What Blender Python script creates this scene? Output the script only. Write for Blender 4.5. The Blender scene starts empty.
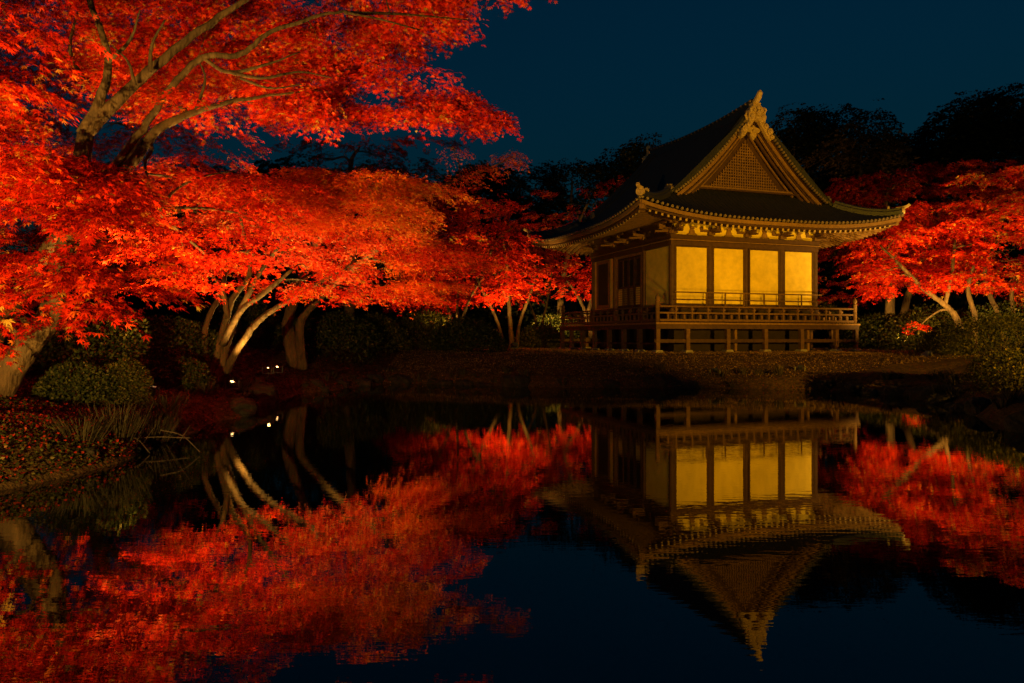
import bpy, math, random
import numpy as np
from mathutils import Vector, Matrix

# ------------------------------------------------------------------ camera, world, exposure
S = bpy.context.scene
COL = S.collection
F, HOR, CAMZ = 735.0, 337.2, 1.4
cam_d = bpy.data.cameras.new('camera'); cam = bpy.data.objects.new('camera', cam_d); COL.objects.link(cam)
cam.location = (0, 0, CAMZ); cam.rotation_euler = (math.radians(90), 0, 0)
cam_d.sensor_width = 36; cam_d.lens = 36*F/1024; cam_d.shift_y = -(341.5-HOR)/1024
cam_d.clip_end = 3000; cam_d.clip_start = .05
S.camera = cam
W = bpy.data.worlds.new('World'); S.world = W; W.use_nodes = True
nt = W.node_tree; nt.nodes.clear()
wo = nt.nodes.new('ShaderNodeOutputWorld'); bg = nt.nodes.new('ShaderNodeBackground')
sky = nt.nodes.new('ShaderNodeTexSky'); sky.sky_type = 'NISHITA'; sky.sun_disc = False
sky.sun_elevation = math.radians(-1.5); sky.sun_rotation = math.radians(215); sky.ozone_density = 4
sky.dust_density = .2
mul = nt.nodes.new('ShaderNodeMix'); mul.data_type = 'RGBA'; mul.blend_type = 'MULTIPLY'; mul.inputs[0].default_value = 1
mul.inputs[7].default_value = (.06, 1.55, .98, 1)
nt.links.new(sky.outputs[0], mul.inputs[6]); nt.links.new(mul.outputs[2], bg.inputs[0])
bg.inputs[1].default_value = .14
nt.links.new(bg.outputs[0], wo.inputs[0])
S.view_settings.view_transform = 'Standard'; S.view_settings.look = 'None'
S.view_settings.exposure = 0; S.view_settings.gamma = 1
try:
    S.cycles.max_bounces = 5; S.cycles.diffuse_bounces = 2; S.cycles.glossy_bounces = 3
    S.cycles.transmission_bounces = 2; S.cycles.sample_clamp_indirect = 4
except Exception: pass

rng = np.random.default_rng(7); random.seed(7)
def at(px, py, d): return np.array([(px-512)/F*d, d, CAMZ-(py-HOR)*d/F])
def topx(p): return 512+F*p[0]/p[1], HOR-F*(p[2]-CAMZ)/p[1]

# ------------------------------------------------------------------ helpers
class MB:
    def __init__(s): s.v = []; s.f = []
    def add(s, vs, fs):
        n = len(s.v); s.v += [tuple(map(float, p)) for p in vs]; s.f += [tuple(n+i for i in f) for f in fs]; return s
    def box(s, x0, x1, y0, y1, z0, z1):
        return s.add([(x0,y0,z0),(x1,y0,z0),(x1,y1,z0),(x0,y1,z0),(x0,y0,z1),(x1,y0,z1),(x1,y1,z1),(x0,y1,z1)],
                     [(0,3,2,1),(4,5,6,7),(0,1,5,4),(1,2,6,5),(2,3,7,6),(3,0,4,7)])
    def cbox(s, c, sx, sy, sz): return s.box(c[0]-sx/2, c[0]+sx/2, c[1]-sy/2, c[1]+sy/2, c[2]-sz/2, c[2]+sz/2)
    def bar(s, a, b, w, h, up=(0,0,1)):
        a = Vector(a); b = Vector(b); d = (b-a).normalized(); u = Vector(up)
        r = d.cross(u).normalized(); u = r.cross(d)
        vs = [p+r*i*w/2+u*j*h/2 for p in (a, b) for i, j in ((-1,-1),(1,-1),(1,1),(-1,1))]
        return s.add(vs, [(0,1,2,3),(7,6,5,4),(0,4,5,1),(1,5,6,2),(2,6,7,3),(3,7,4,0)])
    def sweep(s, pts, prof, up=(0,0,1)):      # prof: list of (side, up) offsets, closed
        pts = [Vector(p) for p in pts]; n = len(prof); base = len(s.v); vs = []
        for i, p in enumerate(pts):
            d = (pts[min(i+1, len(pts)-1)]-pts[max(i-1, 0)]).normalized()
            r = d.cross(Vector(up)).normalized(); u = r.cross(d)
            vs += [p+r*a+u*b for a, b in prof]
        fs = [(i*n+j, i*n+(j+1) % n, (i+1)*n+(j+1) % n, (i+1)*n+j) for i in range(len(pts)-1) for j in range(n)]
        fs += [tuple(range(n))[::-1], tuple((len(pts)-1)*n+j for j in range(n))]
        return s.add(vs, fs)
    def tube(s, pts, rad, n=8, rough=0.0):
        pts = [Vector(p) for p in pts]; vs = []; ref = Vector((.3, .2, .9)).normalized()
        for i, p in enumerate(pts):
            d = (pts[min(i+1, len(pts)-1)]-pts[max(i-1, 0)]).normalized()
            r = d.cross(Vector((.13, 1, .11))).normalized(); u = r.cross(d)
            R = rad[i] if hasattr(rad, '__len__') else rad
            for j in range(n):
                a = 2*math.pi*j/n; q = R*(1+rough*random.uniform(-1, 1))
                vs.append(p+r*math.cos(a)*q+u*math.sin(a)*q)
        fs = [(i*n+j, i*n+(j+1) % n, (i+1)*n+(j+1) % n, (i+1)*n+j) for i in range(len(pts)-1) for j in range(n)]
        fs += [tuple(range(n))[::-1], tuple((len(pts)-1)*n+j for j in range(n))]
        return s.add(vs, fs)
    def lathe(s, c, prof, n=12):              # prof (r, z)
        vs = [(c[0]+r*math.cos(2*math.pi*j/n), c[1]+r*math.sin(2*math.pi*j/n), c[2]+z) for r, z in prof for j in range(n)]
        fs = [(i*n+j, i*n+(j+1) % n, (i+1)*n+(j+1) % n, (i+1)*n+j) for i in range(len(prof)-1) for j in range(n)]
        fs += [tuple(range(n))[::-1], tuple((len(prof)-1)*n+j for j in range(n))]
        return s.add(vs, fs)
    def disc(s, c, axis, r, t, n=10):         # short cylinder along axis
        c = Vector(c); ax = Vector(axis).normalized()
        return s.tube([c-ax*t/2, c+ax*t/2], r, n)
    def prism(s, poly, y0, y1):               # poly in (x,z)
        n = len(poly)
        return s.add([(x, y0, z) for x, z in poly]+[(x, y1, z) for x, z in poly],
                     [tuple(range(n)), tuple(range(2*n-1, n-1, -1))]+[(j, n+j, n+(j+1) % n, (j+1) % n) for j in range(n)])
    def grid(s, P):                            # P[i][j] points
        n, m = len(P), len(P[0])
        return s.add([p for row in P for p in row], [(i*m+j, i*m+j+1, (i+1)*m+j+1, (i+1)*m+j) for i in range(n-1) for j in range(m-1)])
    def obj(s, name, mat, parent=None, smooth=False, bevel=0):
        me = bpy.data.meshes.new(name); me.from_pydata(s.v, [], s.f); me.update()
        if smooth: me.polygons.foreach_set('use_smooth', [True]*len(me.polygons))
        me.materials.append(mat); o = bpy.data.objects.new(name, me); COL.objects.link(o)
        if parent: o.parent = parent
        if bevel:
            b = o.modifiers.new('b', 'BEVEL'); b.width = bevel; b.segments = 2; b.limit_method = 'ANGLE'
        return o

def npmesh(name, V, nper, mat, parent, tint=None, tri=None):
    """V (N,3) verts, faces = consecutive quads described by index array tri (M,4)"""
    me = bpy.data.meshes.new(name); M = len(tri)
    me.vertices.add(len(V)); me.vertices.foreach_set('co', V.astype(np.float32).ravel())
    me.loops.add(M*4); me.loops.foreach_set('vertex_index', tri.astype(np.int32).ravel())
    me.polygons.add(M); me.polygons.foreach_set('loop_start', np.arange(0, M*4, 4, dtype=np.int32))
    if tint is not None:
        a = me.attributes.new('tint', 'FLOAT', 'FACE'); a.data.foreach_set('value', tint.astype(np.float32))
    me.update(calc_edges=True)
    me.materials.append(mat); o = bpy.data.objects.new(name, me); COL.objects.link(o)
    if parent: o.parent = parent
    return o

def tag(o, label=None, cat=None, group=None, kind=None):
    if label: o['label'] = label
    if cat: o['category'] = cat
    if group: o['group'] = group
    if kind: o['kind'] = kind
    return o
def empty(name, loc, rz=0, label=None, cat=None, group=None):
    o = bpy.data.objects.new(name, None); COL.objects.link(o); o.location = [float(q) for q in loc]; o.rotation_euler = (0, 0, rz)
    o.empty_display_size = .2
    bpy.context.view_layer.update()
    return tag(o, label, cat, group)
def parent_keep(ch, root):                    # children built in world coordinates
    ch.parent = root; ch.matrix_parent_inverse = Matrix.Translation(-Vector(root.location)) if not any(root.rotation_euler) else root.matrix_world.inverted()
    return ch

def noise3(P, f, seed=0):
    r = np.random.default_rng(seed); out = 0
    for k in range(6):
        d = r.normal(size=3); d /= np.linalg.norm(d); out = out+np.sin((P@d)*f*r.uniform(.7, 1.6)+r.uniform(0, 6.28))
    return out/6

# ------------------------------------------------------------------ materials
def mat(name, color, rough=.8, metal=0, bump=0, bscale=20, var=.0, vscale=3, stretch=(1,1,1), spec=.3, emit=None, estr=0, dark=None):
    m = bpy.data.materials.new(name); m.use_nodes = True; t = m.node_tree; b = t.nodes['Principled BSDF']
    b.inputs['Base Color'].default_value = (*color, 1); b.inputs['Roughness'].default_value = rough
    b.inputs['Metallic'].default_value = metal; b.inputs['Specular IOR Level'].default_value = spec
    if emit: b.inputs['Emission Color'].default_value = (*emit, 1); b.inputs['Emission Strength'].default_value = estr
    tc = t.nodes.new('ShaderNodeTexCoord'); mp = t.nodes.new('ShaderNodeMapping'); mp.inputs['Scale'].default_value = stretch
    t.links.new(tc.outputs['Object'], mp.inputs[0])
    if var:
        n = t.nodes.new('ShaderNodeTexNoise'); n.inputs['Scale'].default_value = vscale; n.inputs['Detail'].default_value = 8
        n.inputs['Roughness'].default_value = .65
        t.links.new(mp.outputs[0], n.inputs['Vector'])
        r = t.nodes.new('ShaderNodeValToRGB'); r.color_ramp.elements[0].position = .3; r.color_ramp.elements[1].position = .7
        dk = dark or tuple(c*(1-var) for c in color)
        r.color_ramp.elements[0].color = (*dk, 1); r.color_ramp.elements[1].color = (*color, 1)
        t.links.new(n.outputs['Fac'], r.inputs[0]); t.links.new(r.outputs[0], b.inputs['Base Color'])
    if bump:
        n2 = t.nodes.new('ShaderNodeTexNoise'); n2.inputs['Scale'].default_value = bscale; n2.inputs['Detail'].default_value = 6
        t.links.new(mp.outputs[0], n2.inputs['Vector'])
        bp = t.nodes.new('ShaderNodeBump'); bp.inputs['Strength'].default_value = bump; bp.inputs['Distance'].default_value = .09 if 'bark' in name else .03
        t.links.new(n2.outputs['Fac'], bp.inputs['Height']); t.links.new(bp.outputs[0], b.inputs['Normal'])
    return m
def leafmat(name, stops, trans=.4, rough=.6):
    m = bpy.data.materials.new(name); m.use_nodes = True; t = m.node_tree; t.nodes.clear()
    out = t.nodes.new('ShaderNodeOutputMaterial'); a = t.nodes.new('ShaderNodeAttribute'); a.attribute_name = 'tint'
    r = t.nodes.new('ShaderNodeValToRGB'); els = r.color_ramp.elements
    for i, (p, c) in enumerate(stops):
        e = els[i] if i < 2 else els.new(p)
        e.position = p; e.color = (*c, 1)
    t.links.new(a.outputs['Fac'], r.inputs[0])
    d = t.nodes.new('ShaderNodeBsdfDiffuse'); tr = t.nodes.new('ShaderNodeBsdfTranslucent'); mx = t.nodes.new('ShaderNodeMixShader')
    mx.inputs[0].default_value = trans
    t.links.new(r.outputs[0], d.inputs[0]); t.links.new(r.outputs[0], tr.inputs[0])
    t.links.new(d.outputs[0], mx.inputs[1]); t.links.new(tr.outputs[0], mx.inputs[2])
    gl = t.nodes.new('ShaderNodeBsdfGlossy'); gl.inputs['Roughness'].default_value = .45; gl.inputs[0].default_value = (1, .6, .3, 1)
    m2 = t.nodes.new('ShaderNodeMixShader'); m2.inputs[0].default_value = .02
    t.links.new(mx.outputs[0], m2.inputs[1]); t.links.new(gl.outputs[0], m2.inputs[2]); t.links.new(m2.outputs[0], out.inputs[0])
    return m
RED = leafmat('red_maple_leaf', [(0, (.10, .004, .002)), (.25, (.36, .008, .002)), (.5, (.66, .016, .003)), (.76, (.76, .045, .004)), (.88, (.74, .15, .01)), (1, (.55, .30, .04))], .22)
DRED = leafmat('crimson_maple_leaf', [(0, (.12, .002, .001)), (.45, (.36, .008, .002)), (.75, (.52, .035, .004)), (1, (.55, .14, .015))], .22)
ORANGE = leafmat('orange_maple_leaf', [(0, (.45, .012, .004)), (.35, (.66, .05, .005)), (.7, (.68, .13, .010)), (1, (.62, .28, .03))], .25)
GREEN = leafmat('evergreen_leaf', [(0, (.012, .02, .004)), (.5, (.035, .045, .010)), (1, (.09, .09, .02))], .2)
BLACKG = leafmat('dark_evergreen_leaf', [(0, (.005, .010, .004)), (1, (.02, .026, .010))], .1)
OLIVE = leafmat('olive_leaf', [(0, (.04, .03, .008)), (1, (.13, .07, .015))], .3)
SHRUB = leafmat('shrub_leaf', [(0, (.02, .025, .004)), (.6, (.07, .07, .012)), (1, (.16, .12, .02))], .25)
COVER = leafmat('fallen_leaf_cover', [(0, (.02, .028, .005)), (.45, (.055, .052, .009)), (.52, (.24, .013, .004)), (1, (.40, .025, .006))], .2)
SLOPE = leafmat('slope_leaf', [(0, (.015, .009, .003)), (.6, (.06, .028, .008)), (.85, (.09, .016, .005)), (1, (.26, .018, .005))], .15)
BARK = mat('maple_bark', (.155, .088, .03), .85, bump=1, bscale=11, var=.6, vscale=6, stretch=(1, 1, .25), dark=(.028, .016, .006))
DBARK = mat('dark_bark', (.09, .06, .035), .9, bump=.6, bscale=20, var=.5)
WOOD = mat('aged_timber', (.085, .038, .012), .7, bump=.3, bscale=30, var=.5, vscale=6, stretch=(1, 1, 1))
LWOOD = mat('weathered_pale_timber', (.27, .14, .035), .75, bump=.3, bscale=30, var=.45, vscale=7)
MWOOD = mat('brown_timber', (.16, .078, .02), .75, bump=.3, bscale=30, var=.5, vscale=7)
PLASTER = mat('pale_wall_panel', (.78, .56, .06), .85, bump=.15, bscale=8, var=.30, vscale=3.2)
GOLD = mat('gilded_ornament', (.55, .36, .12), .5, bump=.8, bscale=30, var=.5, vscale=12, spec=.5)
TILE = mat('dark_roof_tile', (.024, .023, .024), .5, bump=.5, bscale=18, var=.5, vscale=5, spec=.5)
TCAP = mat('tile_end_cap', (.22, .15, .07), .5, bump=.3, bscale=40, var=.5, vscale=10, spec=.5)
STONE = mat('base_stone', (.36, .30, .2), .85, bump=.5, bscale=14, var=.5, vscale=6)
ROCK = mat('mossy_rock', (.038, .028, .014), .9, bump=1, bscale=12, var=.8, vscale=7)
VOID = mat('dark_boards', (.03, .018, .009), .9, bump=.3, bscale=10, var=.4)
METAL = mat('lamp_metal', (.03, .03, .03), .5, spec=.5)
LENS = mat('lamp_lens', (.9, .8, .6), .3, emit=(1, .55, .18), estr=9)

# ------------------------------------------------------------------ terrain and water
shore_px = [(0,492),(60,478),(112,462),(165,444),(196,428),(245,416),(262,403),(300,395),(345,388),(400,383),(470,385),(560,388),(700,388),(820,390),(900,395),(945,404),(985,418),(1024,432)]
pond = [(-7.5,-8),(-7.0,0),(-5.4,4.0)]+[tuple(at(x, y, CAMZ*F/(y-HOR))[:2]) for x, y in shore_px]+[(8.6,8.5),(10,3),(9,-8)]
pond = np.array(pond)
def sdist(X, Y):                                # positive on land
    shp = X.shape; P = np.stack([X.ravel(), Y.ravel()], 1); dmin = np.full(len(P), 1e9); ins = np.zeros(len(P), bool)
    for i in range(len(pond)):
        a = pond[i]; b = pond[(i+1) % len(pond)]; ab = b-a; t = np.clip(((P-a)@ab)/(ab@ab), 0, 1)
        dmin = np.minimum(dmin, np.hypot(*(P-(a+t[:, None]*ab)).T))
        c = ((a[1] > P[:, 1]) != (b[1] > P[:, 1])) & (P[:, 0] < (b[0]-a[0])*(P[:, 1]-a[1])/(b[1]-a[1]+1e-12)+a[0]); ins ^= c
    return np.where(ins, -dmin, dmin).reshape(shp)
def ground(X, Y):
    X = np.asarray(X, float); Y = np.asarray(Y, float); s = sdist(X, Y)
    P = np.stack([X.ravel(), Y.ravel(), 0*X.ravel()], 1)
    s2 = s+.22*noise3(P, 2.2, 3).reshape(X.shape)
    k = np.clip(s2/4.2, 0, 1); h = .30*np.clip(s2/.45, 0, 1)**.8+.55*(k*k*(3-2*k))
    h = np.where(s2 < 0, np.maximum(-.7, s2*.7), h)
    lf = np.clip((-4.5-X)/8, 0, 1)*np.clip((Y-9)/12, 0, 1)*np.clip(s2/3, 0, 1); h = h+1.2*lf
    hill = np.clip((Y-44)/60, 0, 1); h = h+9*hill*hill*(3-2*hill)
    flat = np.clip((6.5-np.maximum(np.abs(X-7.7), np.abs(Y-30.4)))/1.5, 0, 1)
    bumps = .06*noise3(P, 2.5, 5).reshape(X.shape)+.03*noise3(P, 9, 6).reshape(X.shape)
    h = h+np.where(s2 > 0, bumps*np.clip(s2, 0, 1)*(1-.8*flat), 0)
    return h
def gz(x, y): return float(ground(np.array([x]), np.array([y]))[0])
xs = np.unique(np.concatenate([np.linspace(-14, 18, 260), -14-np.geomspace(.2, 380, 36), 18+np.geomspace(.2, 380, 36)]))
ys = np.unique(np.concatenate([np.linspace(3, 40, 300), 3-np.geomspace(.2, 120, 24), 40+np.geomspace(.2, 500, 44)]))
X, Y = np.meshgrid(xs, ys); Z = ground(X, Y); m_, n_ = X.shape
V = np.stack([X.ravel(), Y.ravel(), Z.ravel()], 1); ii, jj = np.meshgrid(np.arange(m_-1), np.arange(n_-1), indexing='ij'); q = (ii*n_+jj).ravel()
GM = bpy.data.materials.new('leaf_strewn_earth'); GM.use_nodes = True; t = GM.node_tree; b = t.nodes['Principled BSDF']; b.inputs['Roughness'].default_value = .95
b.inputs['Specular IOR Level'].default_value = .1
tc = t.nodes.new('ShaderNodeTexCoord')
n1 = t.nodes.new('ShaderNodeTexNoise'); n1.inputs['Scale'].default_value = 9; n1.inputs['Detail'].default_value = 10; n1.inputs['Roughness'].default_value = .75
r1 = t.nodes.new('ShaderNodeValToRGB'); e = r1.color_ramp.elements; e[0].position = .35; e[0].color = (.022, .014, .006, 1); e[1].position = .68; e[1].color = (.13, .07, .02, 1)
vo = t.nodes.new('ShaderNodeTexVoronoi'); vo.inputs['Scale'].default_value = 14
lt = t.nodes.new('ShaderNodeMath'); lt.operation = 'LESS_THAN'; lt.inputs[1].default_value = .16
mx = t.nodes.new('ShaderNodeMix'); mx.data_type = 'RGBA'; mx.inputs[7].default_value = (.22, .022, .006, 1)
t.links.new(tc.outputs['Object'], n1.inputs['Vector']); t.links.new(tc.outputs['Object'], vo.inputs['Vector'])
t.links.new(n1.outputs['Fac'], r1.inputs[0]); t.links.new(vo.outputs['Distance'], lt.inputs[0]); t.links.new(lt.outputs[0], mx.inputs[0])
t.links.new(r1.outputs[0], mx.inputs[6]); t.links.new(mx.outputs[2], b.inputs['Base Color'])
n2 = t.nodes.new('ShaderNodeTexNoise'); n2.inputs['Scale'].default_value = 22; n2.inputs['Detail'].default_value = 8
bp = t.nodes.new('ShaderNodeBump'); bp.inputs['Strength'].default_value = 1; bp.inputs['Distance'].default_value = .06
t.links.new(tc.outputs['Object'], n2.inputs['Vector']); t.links.new(n2.outputs['Fac'], bp.inputs['Height']); t.links.new(bp.outputs[0], b.inputs['Normal'])
go = npmesh('ground', V, 4, GM, None, tri=np.stack([q, q+1, q+n_+1, q+n_], 1)); tag(go, kind='structure')
go.data.polygons.foreach_set('use_smooth', [True]*len(go.data.polygons))

WM = bpy.data.materials.new('pond_water'); WM.use_nodes = True; t = WM.node_tree; b = t.nodes['Principled BSDF']
b.inputs['Base Color'].default_value = (.004, .004, .003, 1); b.inputs['Roughness'].default_value = .0; b.inputs['IOR'].default_value = 1.8
tc = t.nodes.new('ShaderNodeTexCoord'); mp = t.nodes.new('ShaderNodeMapping'); mp.inputs['Scale'].default_value = (.28, 1.0, 1)
wn = t.nodes.new('ShaderNodeTexNoise'); wn.inputs['Scale'].default_value = 13; wn.inputs['Detail'].default_value = 2; wn.inputs['Roughness'].default_value = .55
wb = t.nodes.new('ShaderNodeBump'); wb.inputs['Strength'].default_value = .10; wb.inputs['Distance'].default_value = .0042
t.links.new(tc.outputs['Object'], mp.inputs[0]); t.links.new(mp.outputs[0], wn.inputs['Vector']); t.links.new(wn.outputs['Fac'], wb.inputs['Height']); t.links.new(wb.outputs[0], b.inputs['Normal'])
wm = MB(); wm.add([(-16, -12, 0), (16, -12, 0), (16, 27, 0), (-16, 27, 0)], [(0, 1, 2, 3)])
wo_ = wm.obj('pond_water', WM); tag(wo_, kind='structure')

# ------------------------------------------------------------------ hall
TH = math.radians(19.1); CX, CY, GZ = 7.66, 30.43, .85
hall = empty('temple_hall', (CX, CY, GZ), TH, 'floodlit wooden Japanese temple hall with curved tiled roof and glowing panels on a raised veranda', 'temple hall')
WX, WY, DX, DY, EX, EY = 3.15, 3.22, 4.4, 4.25, 5.5, 5.16
ZD, ZE, ZR = 1.06, 4.62, 8.95
VG, VO, FH = 3.1, 3.68, 1.35                    # gable wall, verge, height of the front slope
def zs(x): s = 1-abs(x)/EX; return ZE+(ZR-ZE)*(.34*s+.66*s*s)
def zf(y): s = (EY-abs(y))/(EY-VG); return ZE+FH*(.55*s+.45*s*s)
def lift(x, y): return .50*(min(1, abs(x)/EX)**3)*(min(1, abs(y)/EY)**3)
def xz_inv(z):                                  # |x| on the side slope at height z
    k = (z-ZE)/(ZR-ZE); s = (-.34+math.sqrt(.1156+2.64*k))/1.32; return EX*(1-s)
def hipx(y): return xz_inv(zf(y))
hip_y = np.linspace(EY, VG, 40); hip_x = np.array([hipx(v) for v in hip_y])
def hipy(x): return float(np.interp(-abs(x), -hip_x, hip_y))   # |y| of the hip at |x|
prof = [(0,0),(.12,.045),(.25,.062),(.38,.045),(.5,0)]
PITCH = .185
def ribs(half):
    n = int(half*2/PITCH); out = []
    for k in range(n+1):
        for a, hgt in prof: out.append((-half+(k+a)*PITCH, hgt))
    return [(p, h) for p, h in out if p <= half]
def merge(o, mb, m):
    me = o.data; import bmesh
    b = bmesh.new(); b.from_mesh(me); k = len(me.materials); me.materials.append(m)
    vs = [b.verts.new(p) for p in mb.v]
    for f in mb.f:
        try: b.faces.new([vs[i] for i in f]).material_index = k
        except ValueError: pass
    b.to_mesh(me); b.free()
R_ = MB(); NR = 26
for sgn in (-1, 1):
    P = []
    for y, hgt in ribs(EY-.01):
        top = 0 if abs(y) <= VO else float(np.interp(abs(y), hip_y[::-1], hip_x[::-1]))
        row = []
        for k in range(NR+1):
            x = EX+(top-EX)*k/NR; row.append((sgn*x, y, zs(x)+lift(x, y)+hgt))
        P.append(row)
    R_.grid(P)
roof = R_.obj('roof', TILE, hall, smooth=False)
R_ = MB()
for sgn in (-1, 1):
    P = []
    for x, hgt in ribs(EX-.01):
        ytop = VG if abs(x) <= hipx(VG) else hipy(x)
        row = []
        for k in range(11):
            y = EY+(ytop-EY)*k/10; row.append((x, sgn*y, zf(y)+lift(x, y)+hgt+.004))
        P.append(row)
    R_.grid(P)
skirt = R_.obj('skirt_roof', TILE, roof)
# eave edge: caps, boards
def edge_pts(side, inset=0, n=48):
    out = []
    for k in range(n+1):
        s = -1+2*k/n
        if side in ('front', 'back'):
            x = s*(EX-inset); y = (EY-inset)*(-1 if side == 'front' else 1)
        else:
            y = s*(EY-inset); x = (EX-inset)*(-1 if side == 'left' else 1)
        out.append((x, y, ZE+lift(x, y)))
    return out
CAPS = {}
for side in ('front', 'left', 'back', 'right'):
    cp = MB(); half = EX if side in ('front', 'back') else EY
    n = int(half*2/PITCH)
    for k in range(n+1):
        p = -half+.01+(k+.25)*PITCH
        if p > half: break
        if side in ('front', 'back'):
            sg = -1 if side == 'front' else 1; cp.disc((p, sg*(EY+.01), ZE+lift(p, EY)-.01), (0, 1, 0), .05, .07)
        else:
            sg = -1 if side == 'left' else 1; cp.disc((sg*(EX+.01), p, ZE+lift(EX, p)-.01), (1, 0, 0), .05, .07)
    CAPS[side] = cp
    fb = MB(); fb.sweep([(x, y, z-.13) for x, y, z in edge_pts(side, .05)], [(-.035,-.06),(.035,-.06),(.035,.06),(-.035,.06)])
    fb.obj('fascia_board', LWOOD, roof)
    fb = MB(); fb.sweep([(x, y, z-.225) for x, y, z in edge_pts(side, .13)], [(-.04,-.03),(.04,-.03),(.04,.03),(-.04,.03)])
    fb.obj('eave_board', WOOD, roof)
for sd_ in CAPS: merge(roof if sd_ in ('left', 'right') else skirt, CAPS[sd_], TCAP)
# soffit
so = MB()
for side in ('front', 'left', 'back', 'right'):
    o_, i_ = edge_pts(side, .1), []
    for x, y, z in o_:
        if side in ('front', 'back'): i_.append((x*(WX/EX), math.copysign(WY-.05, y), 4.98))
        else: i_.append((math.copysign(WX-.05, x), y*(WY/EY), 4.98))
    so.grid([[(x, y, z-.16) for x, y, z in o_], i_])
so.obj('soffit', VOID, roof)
# rafters, each its own part
def rafter(side, p, lo=False):
    half, wh = (EX, WX) if side in ('front', 'back') else (EY, WY)
    other, wo2 = (EY, WY) if side in ('front', 'back') else (EX, WX)
    i_in = max(wo2, wo2+(abs(p)-wh)*(other-wo2)/(half-wh)) if abs(p) > wh else wo2
    if i_in > other-.35: return None
    z1 = ZE+(lift(p, EY) if side in ('front', 'back') else lift(EX, p))-.30
    z0 = 4.86
    fr = (i_in-wo2)/(other-.18-wo2); z0 = z0+(z1-z0)*fr
    sg = -1 if side in ('front', 'left') else 1
    a = (p, sg*i_in, z0) if side in ('front', 'back') else (sg*i_in, p, z0)
    bb = (p, sg*(other-.18), z1) if side in ('front', 'back') else (sg*(other-.18), p, z1)
    return a, bb
for side in ('front', 'left'):
    half = EX if side == 'front' else EY; n = 47
    rest = MB()
    for k in range(n):
        p = -half+.22+(2*half-.44)*k/(n-1); ab = rafter(side, p)
        if ab:
            ro = MB().bar(ab[0], ab[1], .085, .10).obj('rafter', WOOD, roof); a_, b_ = Vector(ab[0]), Vector(ab[1]); merge(ro, MB().bar(b_, b_+(b_-a_).normalized()*.012, .075, .09), GOLD)
rest = MB()
for side in ('back', 'right'):
    half = EX if side == 'back' else EY
    for k in range(47):
        p = -half+.22+(2*half-.44)*k/46; ab = rafter(side, p)
        if ab: rest.bar(ab[0], ab[1], .085, .10)
tag(rest.obj('rafters', LWOOD, roof), kind='stuff')
for sx in (-1, 1):
    for sy in (-1, 1):
        MB().bar((sx*WX, sy*WY, 4.8), (sx*(EX-.1), sy*(EY-.1), ZE+.50-.28), .16, .2).obj('hip_rafter', LWOOD, roof)
        # hip ridge
        pts = [(sx*x*1.0, sy*y, zf(y)+lift(x, y)+.05) for x, y in zip(hip_x, hip_y) if y > VO-.02]
        h = MB(); h.sweep(pts, [(-.12,-.05),(.12,-.05),(.12,.1),(.07,.14),(.07,.2),(0,.25),(-.07,.2),(-.07,.14),(-.12,.1)])
        hr = h.obj('hip_ridge', TILE, roof)
        e0 = Vector(pts[0]); dd = (Vector(pts[0])-Vector(pts[3])).normalized()
        c = MB(); c.sweep([(e0-dd*.25)+Vector((0,0,.2)), e0+Vector((0,0,.2)), e0+dd*.14+Vector((0,0,.23)), e0+dd*.24+Vector((0,0,.28))], [(-.05,-.05),(.05,-.05),(.05,.05),(-.05,.05)])
        c.disc(e0+Vector((0,0,.10)), dd, .15, .1, 12); c.disc(e0-dd*.5+Vector((0,0,.28)), dd, .08, .08, 10)
        c.cbox(e0+Vector((0,0,.2)), .14, .14, .1)
        c.obj('corner_ornament', GOLD, hr, bevel=.01)
        # verge ridges
        for yy, wdt, hh in ((VO-.08, .09, .15), (VO-.55, .08, .13)):
            x1 = float(np.interp(yy, hip_y[::-1], hip_x[::-1]))-.05
            if yy < VO-.2: x1 = xz_inv(zf(VG))-.1+.5
            pv = [(sx*x, sy*yy, zs(x)+lift(x, yy)+.05) for x in np.linspace(.12, x1, 26)]
            MB().sweep(pv, [(-wdt,-.04),(wdt,-.04),(wdt,hh*.6),(0,hh),(-wdt,hh*.6)]).obj('descending_ridge', TILE, roof)
            hd = Vector(pv[-1]); g = MB(); g.disc(hd+Vector((0,0,.12)), (1,0,.0), .14, .1, 10); g.cbox(hd+Vector((0,0,.24)), .1, .1, .1)
            g.obj('ridge_end_tile', TCAP, roof)
        # verge tile ends: beads along the verge
        vb = MB()
        for k in range(34):
            x = .15+k*.095
            if x > 3.3: break
            vb.disc((sx*x, sy*(VO+.03), zs(x)+.0), (0, 1, 0), .05, .08, 8)
        vb.obj('verge_tile_ends', TCAP, roof)
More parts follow.
